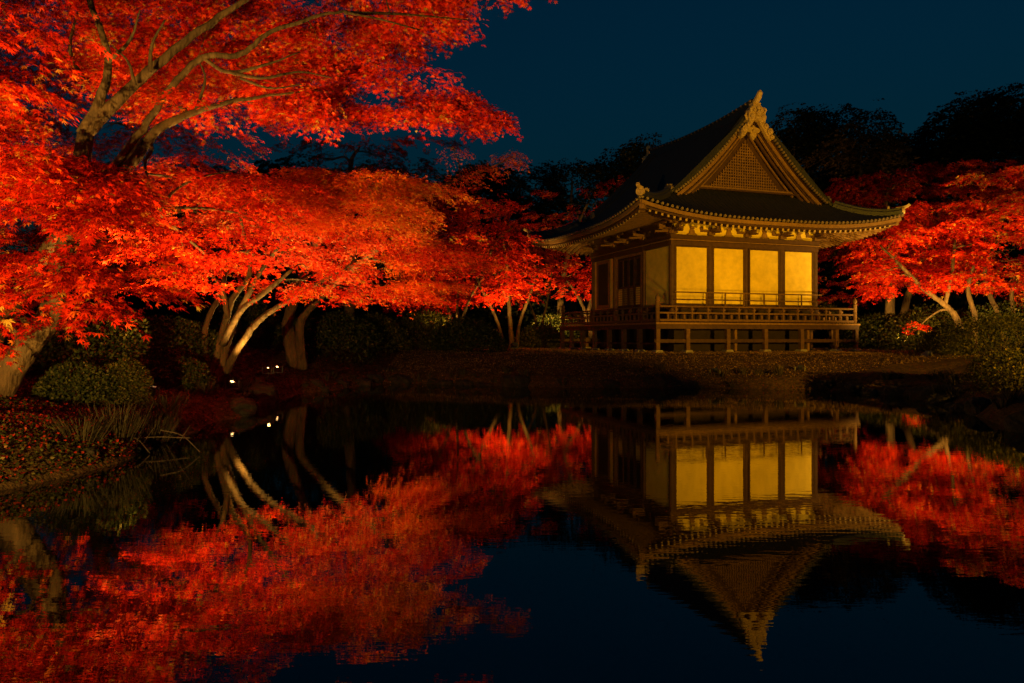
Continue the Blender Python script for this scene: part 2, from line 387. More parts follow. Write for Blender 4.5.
# main ridge
def zr(y): return ZR-.20+.20*(abs(y)/VO)**2.2
ry = np.linspace(-VO-.02, VO+.02, 31)
mr = MB(); mr.sweep([(0, y, zr(y)) for y in ry], [(-.2,-.18),(.2,-.18),(.2,.02),(.15,.03),(.15,.2),(.19,.22),(.19,.27),(.08,.34),(-.08,.34),(-.19,.27),(-.19,.22),(-.15,.2),(-.15,.03),(-.2,.02)])
ridge = mr.obj('main_ridge', TILE, roof)
for sg in (-1, 1):
    cb = MB()
    for k in range(30):
        y = -VO+2*VO*k/29; cb.disc((sg*.17, y, zr(y)+.24), (1, 0, 0), .045, .05, 8)
    cb.obj('ridge_tile_ends', TCAP, ridge)
for sg in (-1, 1):
    y = sg*(VO+.1); zz = ZR-.49
    o = MB()
    pl = [(-.34,-.10),(-.37,.1),(-.34,.34),(-.24,.48),(-.10,.54),(0,.56),(.10,.54),(.24,.48),(.34,.34),(.37,.1),(.34,-.10),(.12,-.02),(0,.04),(-.12,-.02)]
    o.prism([(a, b_+zz) for a, b_ in pl], y-.13, y+.13)
    f = y+sg*.13
    for sx in (-1, 1):
        w_ = [(0.10,-.02),(.36,-.10),(.50,-.20),(.66,-.42),(.72,-.62),(.62,-.70),(.50,-.60),(.30,-.30)]
        o.prism([(sx*a, b_+zz) for a, b_ in (w_ if sx > 0 else w_)], y-.08, y+.08)
        for cx_, cz_, rr in ((.55,-.38,.12),(.64,-.58,.09),(.38,-.2,.09)): o.disc((sx*cx_, f-sg*.02, zz+cz_), (0,1,0), rr, .1, 10); o.disc((sx*cx_, f+sg*.04, zz+cz_), (0,1,0), rr*.45, .06, 8)
        o.disc((sx*.24, f+sg*.02, zz+.10), (0,1,0), .10, .1, 10); o.disc((sx*.15, f+sg*.02, zz+.33), (0,1,0), .065, .1, 8)
        o.tube([(sx*.28, f, zz+.25), (sx*.33, f+sg*.04, zz+.38), (sx*.25, f+sg*.03, zz+.47)], [.05, .045, .02], 6)
        o.tube([(sx*.36, y, zz+.0), (sx*.43, y, zz+.16), (sx*.38, y, zz+.30)], [.05, .05, .02], 6)
    o.disc((0, f+sg*.03, zz+.24), (0,1,0), .10, .14, 10); o.disc((0, f+sg*.03, zz+.42), (0,1,0), .07, .1, 10); o.cbox((0, f+sg*.01, zz+.06), .26, .1, .08)
    o.cbox((0, y-sg*.03, zz+.58), .34, .26, .14)
    o.tube([(0, y-sg*.28, zz+.56), (0, y-sg*.05, zz+.66), (0, y+sg*.16, zz+.80), (0, y+sg*.26, zz+.96), (0, y+sg*.27, zz+1.04)], [.10, .12, .12, .10, .03], 10)
    for k_ in range(3): o.prism([(-.20,zz-.02-k_*.16),(.20,zz-.02-k_*.16),(.24,zz-.14-k_*.16),(-.24,zz-.14-k_*.16)][::-1], y-sg*(.45)-.1, y-sg*.45+.1) if k_ < 1 else None
    o.obj('ridge_end_ornament', GOLD, ridge, bevel=.012)
# gable
zb = zf(VG)
xb = xz_inv(zb)
for sg in (-1, 1):
    nm = 'gable'
    g = MB(); xsn = np.linspace(-xb, xb, 41)
    g.prism([(x, zs(x)-.10) for x in xsn][::-1]+[(-xb, zb-.2), (xb, zb-.2)], sg*(VG-.02)-.03, sg*(VG-.02)+.03)
    gb = g.obj(nm, WOOD, hall)
    yb = sg*(VO-.12)
    for sx in (-1, 1):
        xr = np.linspace(.0, xb+.28, 24)
        for off, dp, yo, m in ((-.20, .16, .0, LWOOD), (-.36, .07, -.05, WOOD), (-.45, .08, -.09, LWOOD), (-.58, .13, -.20, WOOD), (-.71, .08, -.34, LWOOD)):
            yo = sg*yo; top = [(sx*x, zs(x)+off+dp/2) for x in xr]; bot = [(sx*x, zs(x)+off-dp/2) for x in xr]
            bd = MB(); pr = []
            for i in range(len(xr)-1):
                q4 = [top[i], top[i+1], bot[i+1], bot[i]]
                pr.append(q4)
            y0, y1 = yb+yo-.03, yb+yo+.03; P = [[(a[0], y0, a[1]) for a in top], [(a[0], y0, a[1]) for a in bot], [(a[0], y1, a[1]) for a in bot], [(a[0], y1, a[1]) for a in top], [(a[0], y0, a[1]) for a in top]]
            bd.grid(P); bd.obj('bargeboard', m, gb)
    # verge soffit
    vs = MB(); vs.grid([[(x, sg*(VO-.02), zs(x)-.09) for x in np.linspace(-xb-.3, xb+.3, 40)], [(x, sg*VG, zs(x)-.09) for x in np.linspace(-xb-.3, xb+.3, 40)]]); vs.obj('verge_soffit', WOOD, gb)
    # lattice
    lt_ = MB(); yl = sg*(VG+.06); zi = lambda x: zs(x)-1.05
    for k in range(-19, 20):
        x = k*.105; zt = zi(x)
        if zt > zb+.16: lt_.cbox((x, yl, (zb+.12+zt)/2), .034, .03, zt-zb-.12)
    for k in range(22):
        z = zb+.18+k*.105; x = max(0, xz_inv(min(ZR-.01, z+1.05))-.02)
        if z+1.05 < ZR and x > .08: lt_.cbox((0, yl+sg*.02, z), 2*x, .03, .03)
    lt_.obj('gable_lattice', LWOOD, gb)
    pd = MB(); py_ = sg*(VO-.04)
    pd.prism([(a, zs(0)-.72+b_) for a, b_ in [(0,.1),(-.1,.02),(-.24,.0),(-.3,-.1),(-.22,-.17),(-.12,-.16),(-.14,-.28),(-.07,-.36),(0,-.46),(.07,-.36),(.14,-.28),(.12,-.16),(.22,-.17),(.3,-.1),(.24,0),(.1,.02)]], py_-.04, py_+.04)
    pd.disc((0, py_+sg*.06, zs(0)-.85), (0, 1, 0), .08, .08, 6)
    pd.obj('gable_pendant', GOLD, gb, bevel=.01)
    MB().cbox((0, sg*(VG+.10), zb+.06), 2*xb-.1, .16, .09).obj('gable_sill', LWOOD, gb)
    MB().cbox((0, sg*(VG+.19), zb+.0), 2*xb+.1, .12, .06).obj('gable_ledge', WOOD, gb)
# walls : columns, beams, panels
cols = [(x, -WY) for x in (-WX, -WX/2, 0, WX/2, WX)]+[(-WX, y) for y in (-1.3, 1.15, WY)]+[(WX, y) for y in (-1.3, 1.15, WY)]+[(x, WY) for x in (-WX/2, 0, WX/2)]
for x, y in cols:
    r = .12 if abs(x) != WX/2 or y > 0 else .115
    if x == 0 and y < 0: r = .085
    MB().lathe((x, y, 0), [(r, ZD), (r, 4.27), (r*.95, 4.30)], 14).obj('column', WOOD, hall, smooth=False)
for nm, z0, z1, w, m in (('head_beam', 3.85, 4.02, .11, WOOD), ('wall_plate', 4.07, 4.24, .13, WOOD), ('sill_beam', 1.56, 1.71, .12, WOOD), ('floor_beam', 1.05, 1.2, .13, WOOD)):
    bm = MB()
    bm.box(-WX-w, WX+w, -WY-w, -WY+w, z0, z1); bm.box(-WX-w, WX+w, WY-w, WY+w, z0, z1)
    if nm in ('head_beam', 'wall_plate'):
        bm.box(-WX-w, -WX+w, -WY+w, WY-w, z0, z1); bm.box(WX-w, WX+w, -WY+w, WY-w, z0, z1)
    else:
        for a, b_ in ((-WY+w, -1.3), (1.15, WY-w)):
            bm.box(-WX-w, -WX+w, a, b_, z0, z1); bm.box(WX-w, WX+w, a, b_, z0, z1)
    bm.obj(nm, m, hall, bevel=.008)
strip = MB(); strip.box(-WX-.16, WX+.16, -WY-.16, -WY-.114, 4.03, 4.06); strip.box(-WX-.16, -WX-.114, -WY-.11, WY+.1, 4.03, 4.06); strip.obj('beam_moulding', LWOOD, hall)
xs_ = [-WX, -WX/2, 0, WX/2, WX]
for sg in (-1, 1):
    for i in range(4):
        a, b_ = xs_[i]+.1, xs_[i+1]-.1
        MB().box(a, b_, sg*WY-.03, sg*WY+.03, 1.72, 3.84).obj('wall_panel', PLASTER, hall)
        MB().box(a, b_, sg*WY-.025, sg*WY+.025, 1.2, 1.56).obj('lower_board', VOID, hall)
        fr = MB(); y = sg*(WY+.045)
        for (u0, u1, w0, w1) in ((a-.01, a+.05, 1.72, 3.84), (b_-.05, b_+.01, 1.72, 3.84)): fr.box(u0, u1, y-.02, y+.02, w0, w1)
        fr.box(a+.05, b_-.05, y-.02, y+.02, 3.80, 3.84); fr.box(a+.05, b_-.05, y-.02, y+.02, 1.72, 1.77)
        fr.obj('panel_frame', WOOD, hall)
for sg in (-1, 1):
    x = sg*WX
    for a, b_ in ((-WY+.1, -1.4), (1.25, WY-.1)):
        MB().box(x-.03, x+.03, a, b_, 1.72, 3.84).obj('wall_panel', PLASTER, hall)
        MB().box(x-.025, x+.025, a, b_, 1.2, 1.56).obj('lower_board', VOID, hall)
    # door bay
    xo = x+sg*.03
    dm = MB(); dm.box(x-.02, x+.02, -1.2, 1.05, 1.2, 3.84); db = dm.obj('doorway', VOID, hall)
    fr = MB()
    fr.box(x-.07, x+.07, -1.2, -1.06, ZD, 3.84); fr.box(x-.07, x+.07, .91, 1.05, ZD, 3.84); fr.box(x-.07, x+.07, -1.06, .91, 3.74, 3.84)
    fr.obj('door_frame', LWOOD, db)
    for k in range(4):
        a = -1.04+k*.49; b_ = a+.46; xx = xo+sg*(.03 if k in (1, 2) else .0)
        lf = MB(); lf.box(xx-.02, xx+.02, a, a+.06, 1.1, 3.7); lf.box(xx-.02, xx+.02, b_-.06, b_, 1.1, 3.7)
        for z in (1.1, 1.75, 2.5, 3.62): lf.box(xx-.02, xx+.02, a+.06, b_-.06, z, z+.08)
        for j in range(3): lf.box(xx-.012, xx+.012, a+.13+j*.09, a+.15+j*.09, 1.83, 2.5)
        for j in range(7): lf.box(xx-.016, xx-.004, a+.06, b_-.06, 1.9+j*.09, 1.915+j*.09)
        leaf = lf.obj('door_leaf', WOOD, db)
        MB().box(xo-.012, xo+.001, a+.06, b_-.06, 1.83, 2.5).obj('door_screen', PLASTER, leaf)
    # window bay
    w = MB(); w.box(xo, xo+sg*.02, 1.72, 2.72, 1.9, 3.7); wb_ = w.obj('lattice_window', VOID, hall)
    fr = MB()
    for (a, b_, c_, d_) in ((1.6, 1.74, 1.78, 3.82), (2.7, 2.84, 1.78, 3.82), (1.74, 2.7, 3.68, 3.82), (1.74, 2.7, 1.78, 1.92)): fr.box(xo-.04, xo+.06, a, b_, c_, d_)
    fr.obj('window_frame', LWOOD, wb_)
    br = MB()
    for k in range(9): br.box(xo+sg*.02, xo+sg*.045, 1.79+k*.105, 1.81+k*.105, 1.92, 3.68) if sg > 0 else br.box(xo-.045, xo-.02, 1.79+k*.105, 1.81+k*.105, 1.92, 3.68)
    br.obj('window_bars', WOOD, wb_)
# inner low rail by the panels
rl = MB()
for z in (2.16, 1.9): rl.box(-WX-.05, WX+.1, -WY-.30, -WY-.26, z-.02, z+.02)
for x in (-1.9, -1.1, -.3, .6, 1.3, 2.3): rl.box(x-.02, x+.02, -WY-.30, -WY-.26, 1.62, 2.14)
rl.box(-WX-.05, WX+.1, -WY-.30, -WY-.1, 1.60, 1.64)
rl.obj('inner_rail', MWOOD, hall)
# bracket sets and frieze
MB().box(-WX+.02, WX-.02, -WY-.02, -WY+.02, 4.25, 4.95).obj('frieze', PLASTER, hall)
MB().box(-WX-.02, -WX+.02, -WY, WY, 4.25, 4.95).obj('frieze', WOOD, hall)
MB().box(WX-.02, WX+.02, -WY, WY, 4.25, 4.95).obj('frieze', PLASTER, hall)
MB().box(-WX+.02, WX-.02, WY-.02, WY+.02, 4.25, 4.95).obj('frieze', PLASTER, hall)
def bracket(x, y, nx, ny, diag=False):
    b = MB(); tx, ty = -ny, nx
    b.cbox((x+nx*.05, y+ny*.05, 4.46), .26, .26, .12)
    L = .42
    b.bar((x-tx*L, y-ty*L, 4.56), (x+tx*L, y+ty*L, 4.56), .1, .1)
    for k in (-1, 0, 1): b.cbox((x+tx*L*k*.9, y+ty*L*k*.9, 4.65), .14, .14, .09)
    b.bar((x, y, 4.56), (x+nx*.55, y+ny*.55, 4.6), .1, .1); b.cbox((x+nx*.5, y+ny*.5, 4.69), .14, .14, .09)
    b.bar((x+nx*.5-tx*L, y+ny*.5-ty*L, 4.75), (x+nx*.5+tx*L, y+ny*.5+ty*L, 4.75), .08, .08)
    b.bar((x, y, 4.5), (x+nx*.7, y+ny*.7, 4.46), .07, .07)
    b.obj('bracket_set', MWOOD, hall, bevel=.008).location.z = -.14
for x in xs_:
    bracket(x, -WY, 0, -1); bracket(x, WY, 0, 1)
for y in (-WY, -1.3, 0, 1.15, WY):
    bracket(-WX, y, -1, 0); bracket(WX, y, 1, 0)
for x in (-2.36, -.79, .79, 2.36):
    st = MB(); st.prism([(x-.22, 4.4), (x-.12, 4.46), (x-.07, 4.6), (x+.07, 4.6), (x+.12, 4.46), (x+.22, 4.4)][::-1], -WY-.08, -WY-.03); st.cbox((x, -WY-.07, 4.65), .16, .1, .08); st.obj('frog_leg_strut', LWOOD, hall).location.z = -.14
pb = MB(); pb.box(-WX-.62, WX+.62, -WY-.58, -WY-.48, 4.72, 4.80); pb.box(-WX-.62, WX+.62, WY+.48, WY+.58, 4.72, 4.80)
pb.box(-WX-.58, -WX-.48, -WY-.47, WY+.47, 4.72, 4.80); pb.box(WX+.48, WX+.58, -WY-.47, WY+.47, 4.72, 4.80); pb.obj('eave_purlin', LWOOD, hall)
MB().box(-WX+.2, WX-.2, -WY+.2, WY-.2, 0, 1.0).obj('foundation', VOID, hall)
# veranda
dk = MB()
nb = 60
for k in range(nb):
    a = -DX+2*DX*k/nb; dk.box(a+.004, a+2*DX/nb-.004, -DY, DY, ZD-.06, ZD)
deck = dk.obj('veranda_floor', LWOOD, hall)
eb = MB(); eb.box(-DX+.03, DX-.03, -DY+.04, -DY+.16, ZD-.22, ZD-.064); eb.box(-DX+.03, DX-.03, DY-.16, DY-.04, ZD-.22, ZD-.064)
eb.box(-DX+.04, -DX+.16, -DY+.165, DY-.165, ZD-.22, ZD-.064); eb.box(DX-.16, DX-.04, -DY+.165, DY-.165, ZD-.22, ZD-.064); eb.obj('edge_beam', WOOD, deck)
fx = (-4.28, -3.1, -1.45, .15, 1.75, 3.35, 4.28); fy = (-4.13, -2.9, -1.7, -.5, .8, 2.0, 3.1, 4.13)
posts = [(x, s*4.13) for s in (-1, 1) for x in fx]+[(s*4.28, y) for s in (-1, 1) for y in fy[1:-1]]
for x, y in posts:
    p = MB(); p.box(x-.075, x+.075, y-.075, y+.075, .1, ZD-.222); po = p.obj('veranda_post', MWOOD, hall, bevel=.008)
    s_ = MB(); s_.prism([(x-.17, -.06), (x+.17, -.06), (x+.15, .07), (x+.11, .11), (x-.11, .11), (x-.15, .07)], y-.16, y+.16); s_.obj('base_stone', STONE, po, bevel=.02)
for x in (-.75, 2.5): MB().box(x-.05, x+.05, -3.65, -3.55, 0, ZD-.1).obj('inner_post', LWOOD, hall)
nk = MB(); 
for s in (-1, 1):
    nk.box(-4.4, 4.4, s*4.13-.03, s*4.13+.03, .36, .48); nk.box(s*4.28-.03, s*4.28+.03, -4.2, 4.2, .30, .355)
nk.obj('tie_rail', WOOD, hall)
# railing
RX, RY = DX-.14, DY-.14
def rail_run(a, b, name='railing'):
    a = Vector(a); b = Vector(b); L = (b-a).length; d = (b-a)/L; r = MB()
    up = Vector((0, 0, 1))
    r.tube([a+up*(ZD+.56)-d*.0, b+up*(ZD+.56)+d*.0], .035, 8)
    r.bar(a+up*(ZD+.33), b+up*(ZD+.33), .04, .06); r.bar(a+up*(ZD+.08), b+up*(ZD+.08), .07, .08)
    n = max(2, int(round(L/.62)))
    for k in range(1, n):
        c = a+d*L*k/n; r.bar(c+up*(ZD+.04), c+up*(ZD+.54), .05, .05, up=d)
        r.cbox(c+up*(ZD+.45), .10, .10, .07)
    for k in range(n):
        c = a+d*L*(k+.5)/n; r.cbox(c+up*(ZD+.19), .07, .07, .18)
    return r.obj(name, MWOOD, deck)
rail_run((-RX+.08, -RY, 0), (RX-.08, -RY, 0)); rail_run((-RX, -RY+.08, 0), (-RX, RY-.08, 0))
rail_run((RX, -RY+.08, 0), (RX, RY-.08, 0)); rail_run((-RX+.08, RY, 0), (RX-.08, RY, 0))
for x, y in [(-RX, -RY), (RX, -RY), (-RX, RY), (RX, RY)]:
    p = MB(); p.lathe((x, y, ZD), [(.075, 0), (.075, .68), (.09, .69), (.09, .72), (.06, .74), (.06, .77), (.085, .82), (.08, .88), (.04, .94), (.01, 1.0)], 14); p.obj('railing_post', MWOOD, deck, smooth=True)
# ------------------------------------------------------------------ foliage machinery
def lobes(kind):
    if kind == 5: A = [(-78, .62), (-40, .88), (0, 1.), (40, .88), (78, .62)]; w = .125
    elif kind == 3: A = [(-55, .8), (0, 1.), (55, .8)]; w = .15
    else: A = [(0, 1.)]; w = .36
    vs, fs = [(0, 0, 0)], []
    for a, L in A:
        a = math.radians(a); d = np.array([math.sin(a), math.cos(a), 0]); p = np.array([math.cos(a), -math.sin(a), 0])
        n = len(vs); vs += [tuple(d*L*.45-p*w*L+[0, 0, .03]), tuple(d*L-[0, 0, .14]), tuple(d*L*.45+p*w*L+[0, 0, .03])]; fs.append((0, n, n+1, n+2))
    return np.array(vs, float), np.array(fs, int)
def leaves(name, C, D, N, sz, tint, kind, mat_, parent):
    lv, lf = lobes(kind); n = len(C)
    D = D/np.linalg.norm(D, axis=1)[:, None]; X = np.cross(D, N); X /= np.linalg.norm(X, axis=1)[:, None]+1e-9; Z = np.cross(X, D)
    V = C[:, None]+sz[:, None, None]*(lv[None, :, 0, None]*X[:, None]+lv[None, :, 1, None]*D[:, None]+lv[None, :, 2, None]*Z[:, None])
    Fx = (lf[None]+(np.arange(n)*len(lv))[:, None, None]).reshape(-1, 4)
    return npmesh(name, V.reshape(-1, 3), 4, mat_, parent, np.repeat(tint, len(lf)), Fx)
def inpoly(P, poly):
    ins = np.zeros(len(P), bool)
    for i in range(len(poly)):
        a = poly[i]; b = poly[(i+1) % len(poly)]
        ins ^= ((a[1] > P[:, 1]) != (b[1] > P[:, 1])) & (P[:, 0] < (b[0]-a[0])*(P[:, 1]-a[1])/(b[1]-a[1]+1e-12)+a[0])
    return ins
def sample_poly(poly, n, r):
    poly = np.array(poly, float); lo, hi = poly.min(0), poly.max(0); pts = []
    while len(pts) < n:
        c = r.uniform(lo, hi, (40, 2)); c = c[inpoly(c, poly)][:7]
        if not len(c): continue
        if pts:
            dd = np.min(np.linalg.norm(c[:, None]-np.array(pts)[None], axis=2), 1); pts.append(c[np.argmax(dd)])
        else: pts.append(c[0])
    return np.array(pts)
def pads_from(poly, n, dfun, spread, size, r, flat=.12):
    n = int(n*1.35); size *= .86
    out = []
    for px, py in sample_poly(poly, n, r):
        d = dfun(px, py)+r.uniform(-spread, spread); s = size*r.uniform(.7, 1.25)
        out.append((at(px, py, d), s, s*flat*r.uniform(.7, 1.3)))
    return out
def fill_pads(pads, per, axis, lsize, r, droop=.25, tilt=.34, gap=-.25, nf=2.2, seed=1, warm=0, nl=14, twig=.42):
    C, D, N, Sz, T = [], [], [], [], []
    for ip, (c, rh, rz) in enumerate(pads):
        ns = max(3, int(per*(rh*rh)/nl)); rho = np.sqrt(r.uniform(0, 1, ns)); an = r.uniform(0, 2*math.pi, ns)
        sp = np.stack([c[0]+rh*rho*np.cos(an), c[1]+rh*rho*np.sin(an), c[2]+rz*(1-1.6*rho**2)+r.normal(0, .28*rz, ns)], 1)
        keep = noise3(sp, nf, seed) > gap; sp = sp[keep]; ns = len(sp)
        if not ns: continue
        out = sp-axis; out[:, 2] = 0; loc = sp-c; loc[:, 2] = 0
        out = out/(np.linalg.norm(out, axis=1)[:, None]+1e-6)*.8+loc/(rh)*.9+r.normal(0, .35, (ns, 3)); out[:, 2] = -droop+r.normal(0, .12, ns)
        out /= np.linalg.norm(out, axis=1)[:, None]
        L = twig*r.uniform(.6, 1.3, ns); side = np.stack([-out[:, 1], out[:, 0], 0*L], 1); side /= np.linalg.norm(side, axis=1)[:, None]
        tb = r.normal(.47+warm, .15, ns)+.30*noise3(sp, 1.6, seed+9)
        for k in range(nl):
            tt = (k//2*2+1)/nl; sg = -1 if k % 2 else 1
            if k == nl-1: sg = 0
            wdt = .5*(1-tt*.7)
            cc = sp+out*(L*tt)[:, None]+side*(sg*.25*L*(1-tt*.6))[:, None]*r.uniform(.5, 1.3, (ns, 1)); cc[:, 2] -= .25*L*tt*tt+r.normal(0, .03, ns)
            dd = out*(.5+tt)+side*sg*.9+r.normal(0, .25, (ns, 3)); dd[:, 2] -= .3
            nn = np.tile([0, 0, 1.], (ns, 1))+r.normal(0, tilt, (ns, 3))
            C.append(cc); D.append(dd); N.append(nn); Sz.append(lsize*r.uniform(.65, 1.25, ns)); T.append(np.clip(tb+r.normal(0, .16, ns), 0, 1))
    return [np.concatenate(a) for a in (C, D, N, Sz, T)]
def smoothpts(pts, n=6):
    P = [Vector(p) for p in pts]; P = [P[0]*2-P[1]]+P+[P[-1]*2-P[-2]]; out = []
    for i in range(1, len(P)-2):
        for k in range(n):
            t = k/n; a, b, c, d = P[i-1:i+3]
            out.append(.5*((2*b)+(c-a)*t+(2*a-5*b+4*c-d)*t*t+(3*b-a-3*c+d)*t**3))
    out.append(P[-2]); return out
def tree(name, label, group, stems, pads, per, lsize, kind, lm, bark=BARK, seed=1, cat='tree', twigs=True, gapv=-.25, nf=2.2, warm=0, nl=14, twig=.42, droop=.25, tilt=.34, rlimb=.035, cap=60):
    """stems: list of (points(world), radii)"""
    r = np.random.default_rng(seed); base = stems[0][0][0]
    root = empty(name, base, 0, label, cat, group); sk = []
    for pts, rad in stems:
        sp = smoothpts(pts); rr = np.interp(np.linspace(0, 1, len(sp)), np.linspace(0, 1, len(rad)), rad)
        w = rr.max()*.05; sp = [p+Vector(r.normal(0, w, 3)) if 0 < i < len(sp)-1 else p for i, p in enumerate(sp)]
        o = MB().tube(sp, rr, 14, .045).obj('trunk', bark, None, smooth=True); parent_keep(o, root)
        sk += [(np.array(p), q) for p, q in zip(sp[len(sp)//3:], rr[len(sp)//3:])]
    SP = np.array([a[0] for a in sk]); SR = np.array([a[1] for a in sk])
    if twigs:
        bm = MB(); order = sorted(range(len(pads)), key=lambda i: np.min(np.linalg.norm(SP-pads[i][0], axis=1)))
        n0 = 0
        for i in order[:cap*3]:
            c, rh, rz = pads[i]; c = np.array(c); dv = np.linalg.norm(SP-c, axis=1)+np.maximum(0, SP[:, 2]-c[2])*1.5; j = int(np.argmin(dv))
            a = SP[j]; ln = np.linalg.norm(c-a)
            if ln < .15: continue
            mid1 = a+(c-a)*.35+np.array([0, 0, .10*ln])+r.normal(0, .05*ln, 3); mid2 = a+(c-a)*.7+np.array([0, 0, .08*ln])+r.normal(0, .05*ln, 3)
            r0 = min(SR[j]*.6, rlimb*(1+.35*ln)); sp = smoothpts([a, mid1, mid2, c], 4); rr = np.linspace(r0, r0*.35, len(sp))
            bm.tube(sp, rr, 6, .06)
            add = np.array([np.array(p) for p in sp[2:]]); SP = np.vstack([SP, add]); SR = np.concatenate([SR, rr[2:]])
            for k in range(3):                       # forks inside the pad
                an = r.uniform(0, 6.28); e = c+np.array([math.cos(an)*rh*.75, math.sin(an)*rh*.75, rz*.1]); m_2 = (c+e)/2+np.array([0, 0, rz*.35])
                bm.tube([sp[-2], m_2, e], [r0*.35, r0*.25, r0*.1], 4)
        parent_keep(bm.obj('branches', bark, None, smooth=True), root)
    C, D, N, Sz, T = fill_pads(pads, per, np.array(stems[0][0][-1]), lsize, r, gap=gapv+.10, nf=nf*1.45, seed=seed, warm=warm, nl=nl, twig=twig, droop=droop, tilt=tilt)
    parent_keep(leaves('crown', C, D, N, Sz, T, kind, lm, None), root)
    return root, len(C)

# ------------------------------------------------------------------ maples
cnt = 0
def G(px, d):                                   # ground point under image column px at distance d
    x = (px-512)/F*d; return np.array([x, d, gz(x, d)-.05])
def P_(*a): return [at(*p) for p in a]
lg = 'floodlit maples round the pond'
# near left maple
b0 = G(-8, 9.5)
rt = [np.random.default_rng(k) for k in range(40)]
dA = lambda px, py: 8.6-.6*(py < 120)
pads = pads_from([(-120,-60),(40,-60),(62,10),(50,60),(20,95),(-120,110)], 14, dA, 1.0, .65, rt[0])
pads += pads_from([(-120,140),(20,150),(95,175),(120,200),(135,235),(120,270),(135,290),(105,308),(60,312),(10,335),(-120,350)], 30, dA, 1.1, .6, rt[1])
pads += pads_from([(30,165),(60,158),(100,165),(130,185),(120,215),(40,215)], 22, lambda a, b: 8.9, .3, .36, rt[22])
st = [([b0, at(20,355,9.5), at(48,318,9.5), at(68,240,9.7), at(86,132,9.8)], [.20, .17, .15, .125, .10]),
      ([at(84,135,9.8), at(100,100,9.8), at(108,55,9.7), at(86,-10,9.6), at(80,-60,9.6)], [.10, .065, .045, .035, .03]),
      ([at(84,80,9.4), at(70,50,9.3), at(78,10,9.3)], [.03, .022, .01]), ([at(108,62,9.6), at(130,40,9.5), at(140,10,9.5)], [.028, .02, .008]), ([at(150,72,9.7), at(152,45,9.6), at(165,20,9.6)], [.03, .02, .01]), ([at(135,85,9.7), at(128,62,9.5), at(112,45,9.4)], [.025, .016, .007]),
      ([at(86,132,9.8), at(122,96,9.9), at(160,62,10), at(200,30,10.2), at(260,-10,10.4)], [.10, .075, .06, .05, .03])]
r_, c_ = tree('maple_tree', 'nearest scarlet maple at the left edge with a thick leaning trunk and large leaves', lg, st, pads, 2300, .078, 5, RED, seed=11, gapv=-.25, twig=.36, warm=.08)
cnt += c_
# big overhanging maple
b1 = G(-30, 11.8)
dB = lambda px, py: 12.3+.004*(px-200)
polyB = [(70,-60),(515,-60),(486,-5),(470,12),(440,22),(405,35),(400,72),(440,92),(478,116),(440,114),(420,112),(395,125),(365,115),(335,108),(300,118),(262,100),(235,112),(205,100),(170,110),(130,80),(110,40)]
pads = pads_from(polyB, 84, dB, 1.6, .72, rt[2])
pads += pads_from([(450,-40),(505,-40),(515,0),(500,20),(460,30),(440,20)], 9, dB, .7, .55, rt[27])
pads += pads_from([(425,95),(465,100),(492,120),(480,128),(440,122)], 8, dB, .6, .5, rt[24])
pads += pads_from([(-100,110),(40,100),(80,150),(130,170),(160,160),(170,200),(150,240),(90,200),(-100,190)], 22, lambda a, b: 11.8, 1.3, .7, rt[3])
st = [([b1, at(5,320,11.4), at(50,245,11), at(112,168,10.7), at(148,122,10.5), at(172,85,10.4), at(203,58,10.4), at(240,54,10.5), at(268,34,10.6), at(305,20,10.8), at(345,13,11), at(420,30,11.6)], [.18, .15, .09, .06, .05, .046, .042, .038, .032, .026, .02, .009]),
      ([at(95,190,10.9), at(130,165,10.7), at(158,130,10.6), at(195,112,10.7), at(240,100,10.8), at(300,92,11.2)], [.085, .075, .065, .045, .028, .012]),
      ([at(203,58,10.4), at(228,72,10.5), at(262,66,10.6), at(300,52,10.8)], [.03, .028, .02, .008]), ([at(228,72,10.5), at(262,78,10.5), at(300,72,10.7), at(332,78,11)], [.026, .022, .015, .006]),
      ([at(240,78,10.5), at(270,88,10.6), at(305,84,10.8)], [.02, .016, .006]), ([at(195,112,10.7), at(205,80,10.6), at(198,58,10.5)], [.025, .018, .008]),
      ([at(345,13,11), at(400,14,11.8), at(470,20,12.8)], [.025, .02, .008])]
r_, c_ = tree('maple_tree', 'largest red maple whose long boughs reach from the left bank across the upper sky', lg, st, pads, 2200, .066, 5, RED, seed=12, gapv=-.20, nf=2.0, twig=.38, warm=.03)
cnt += c_
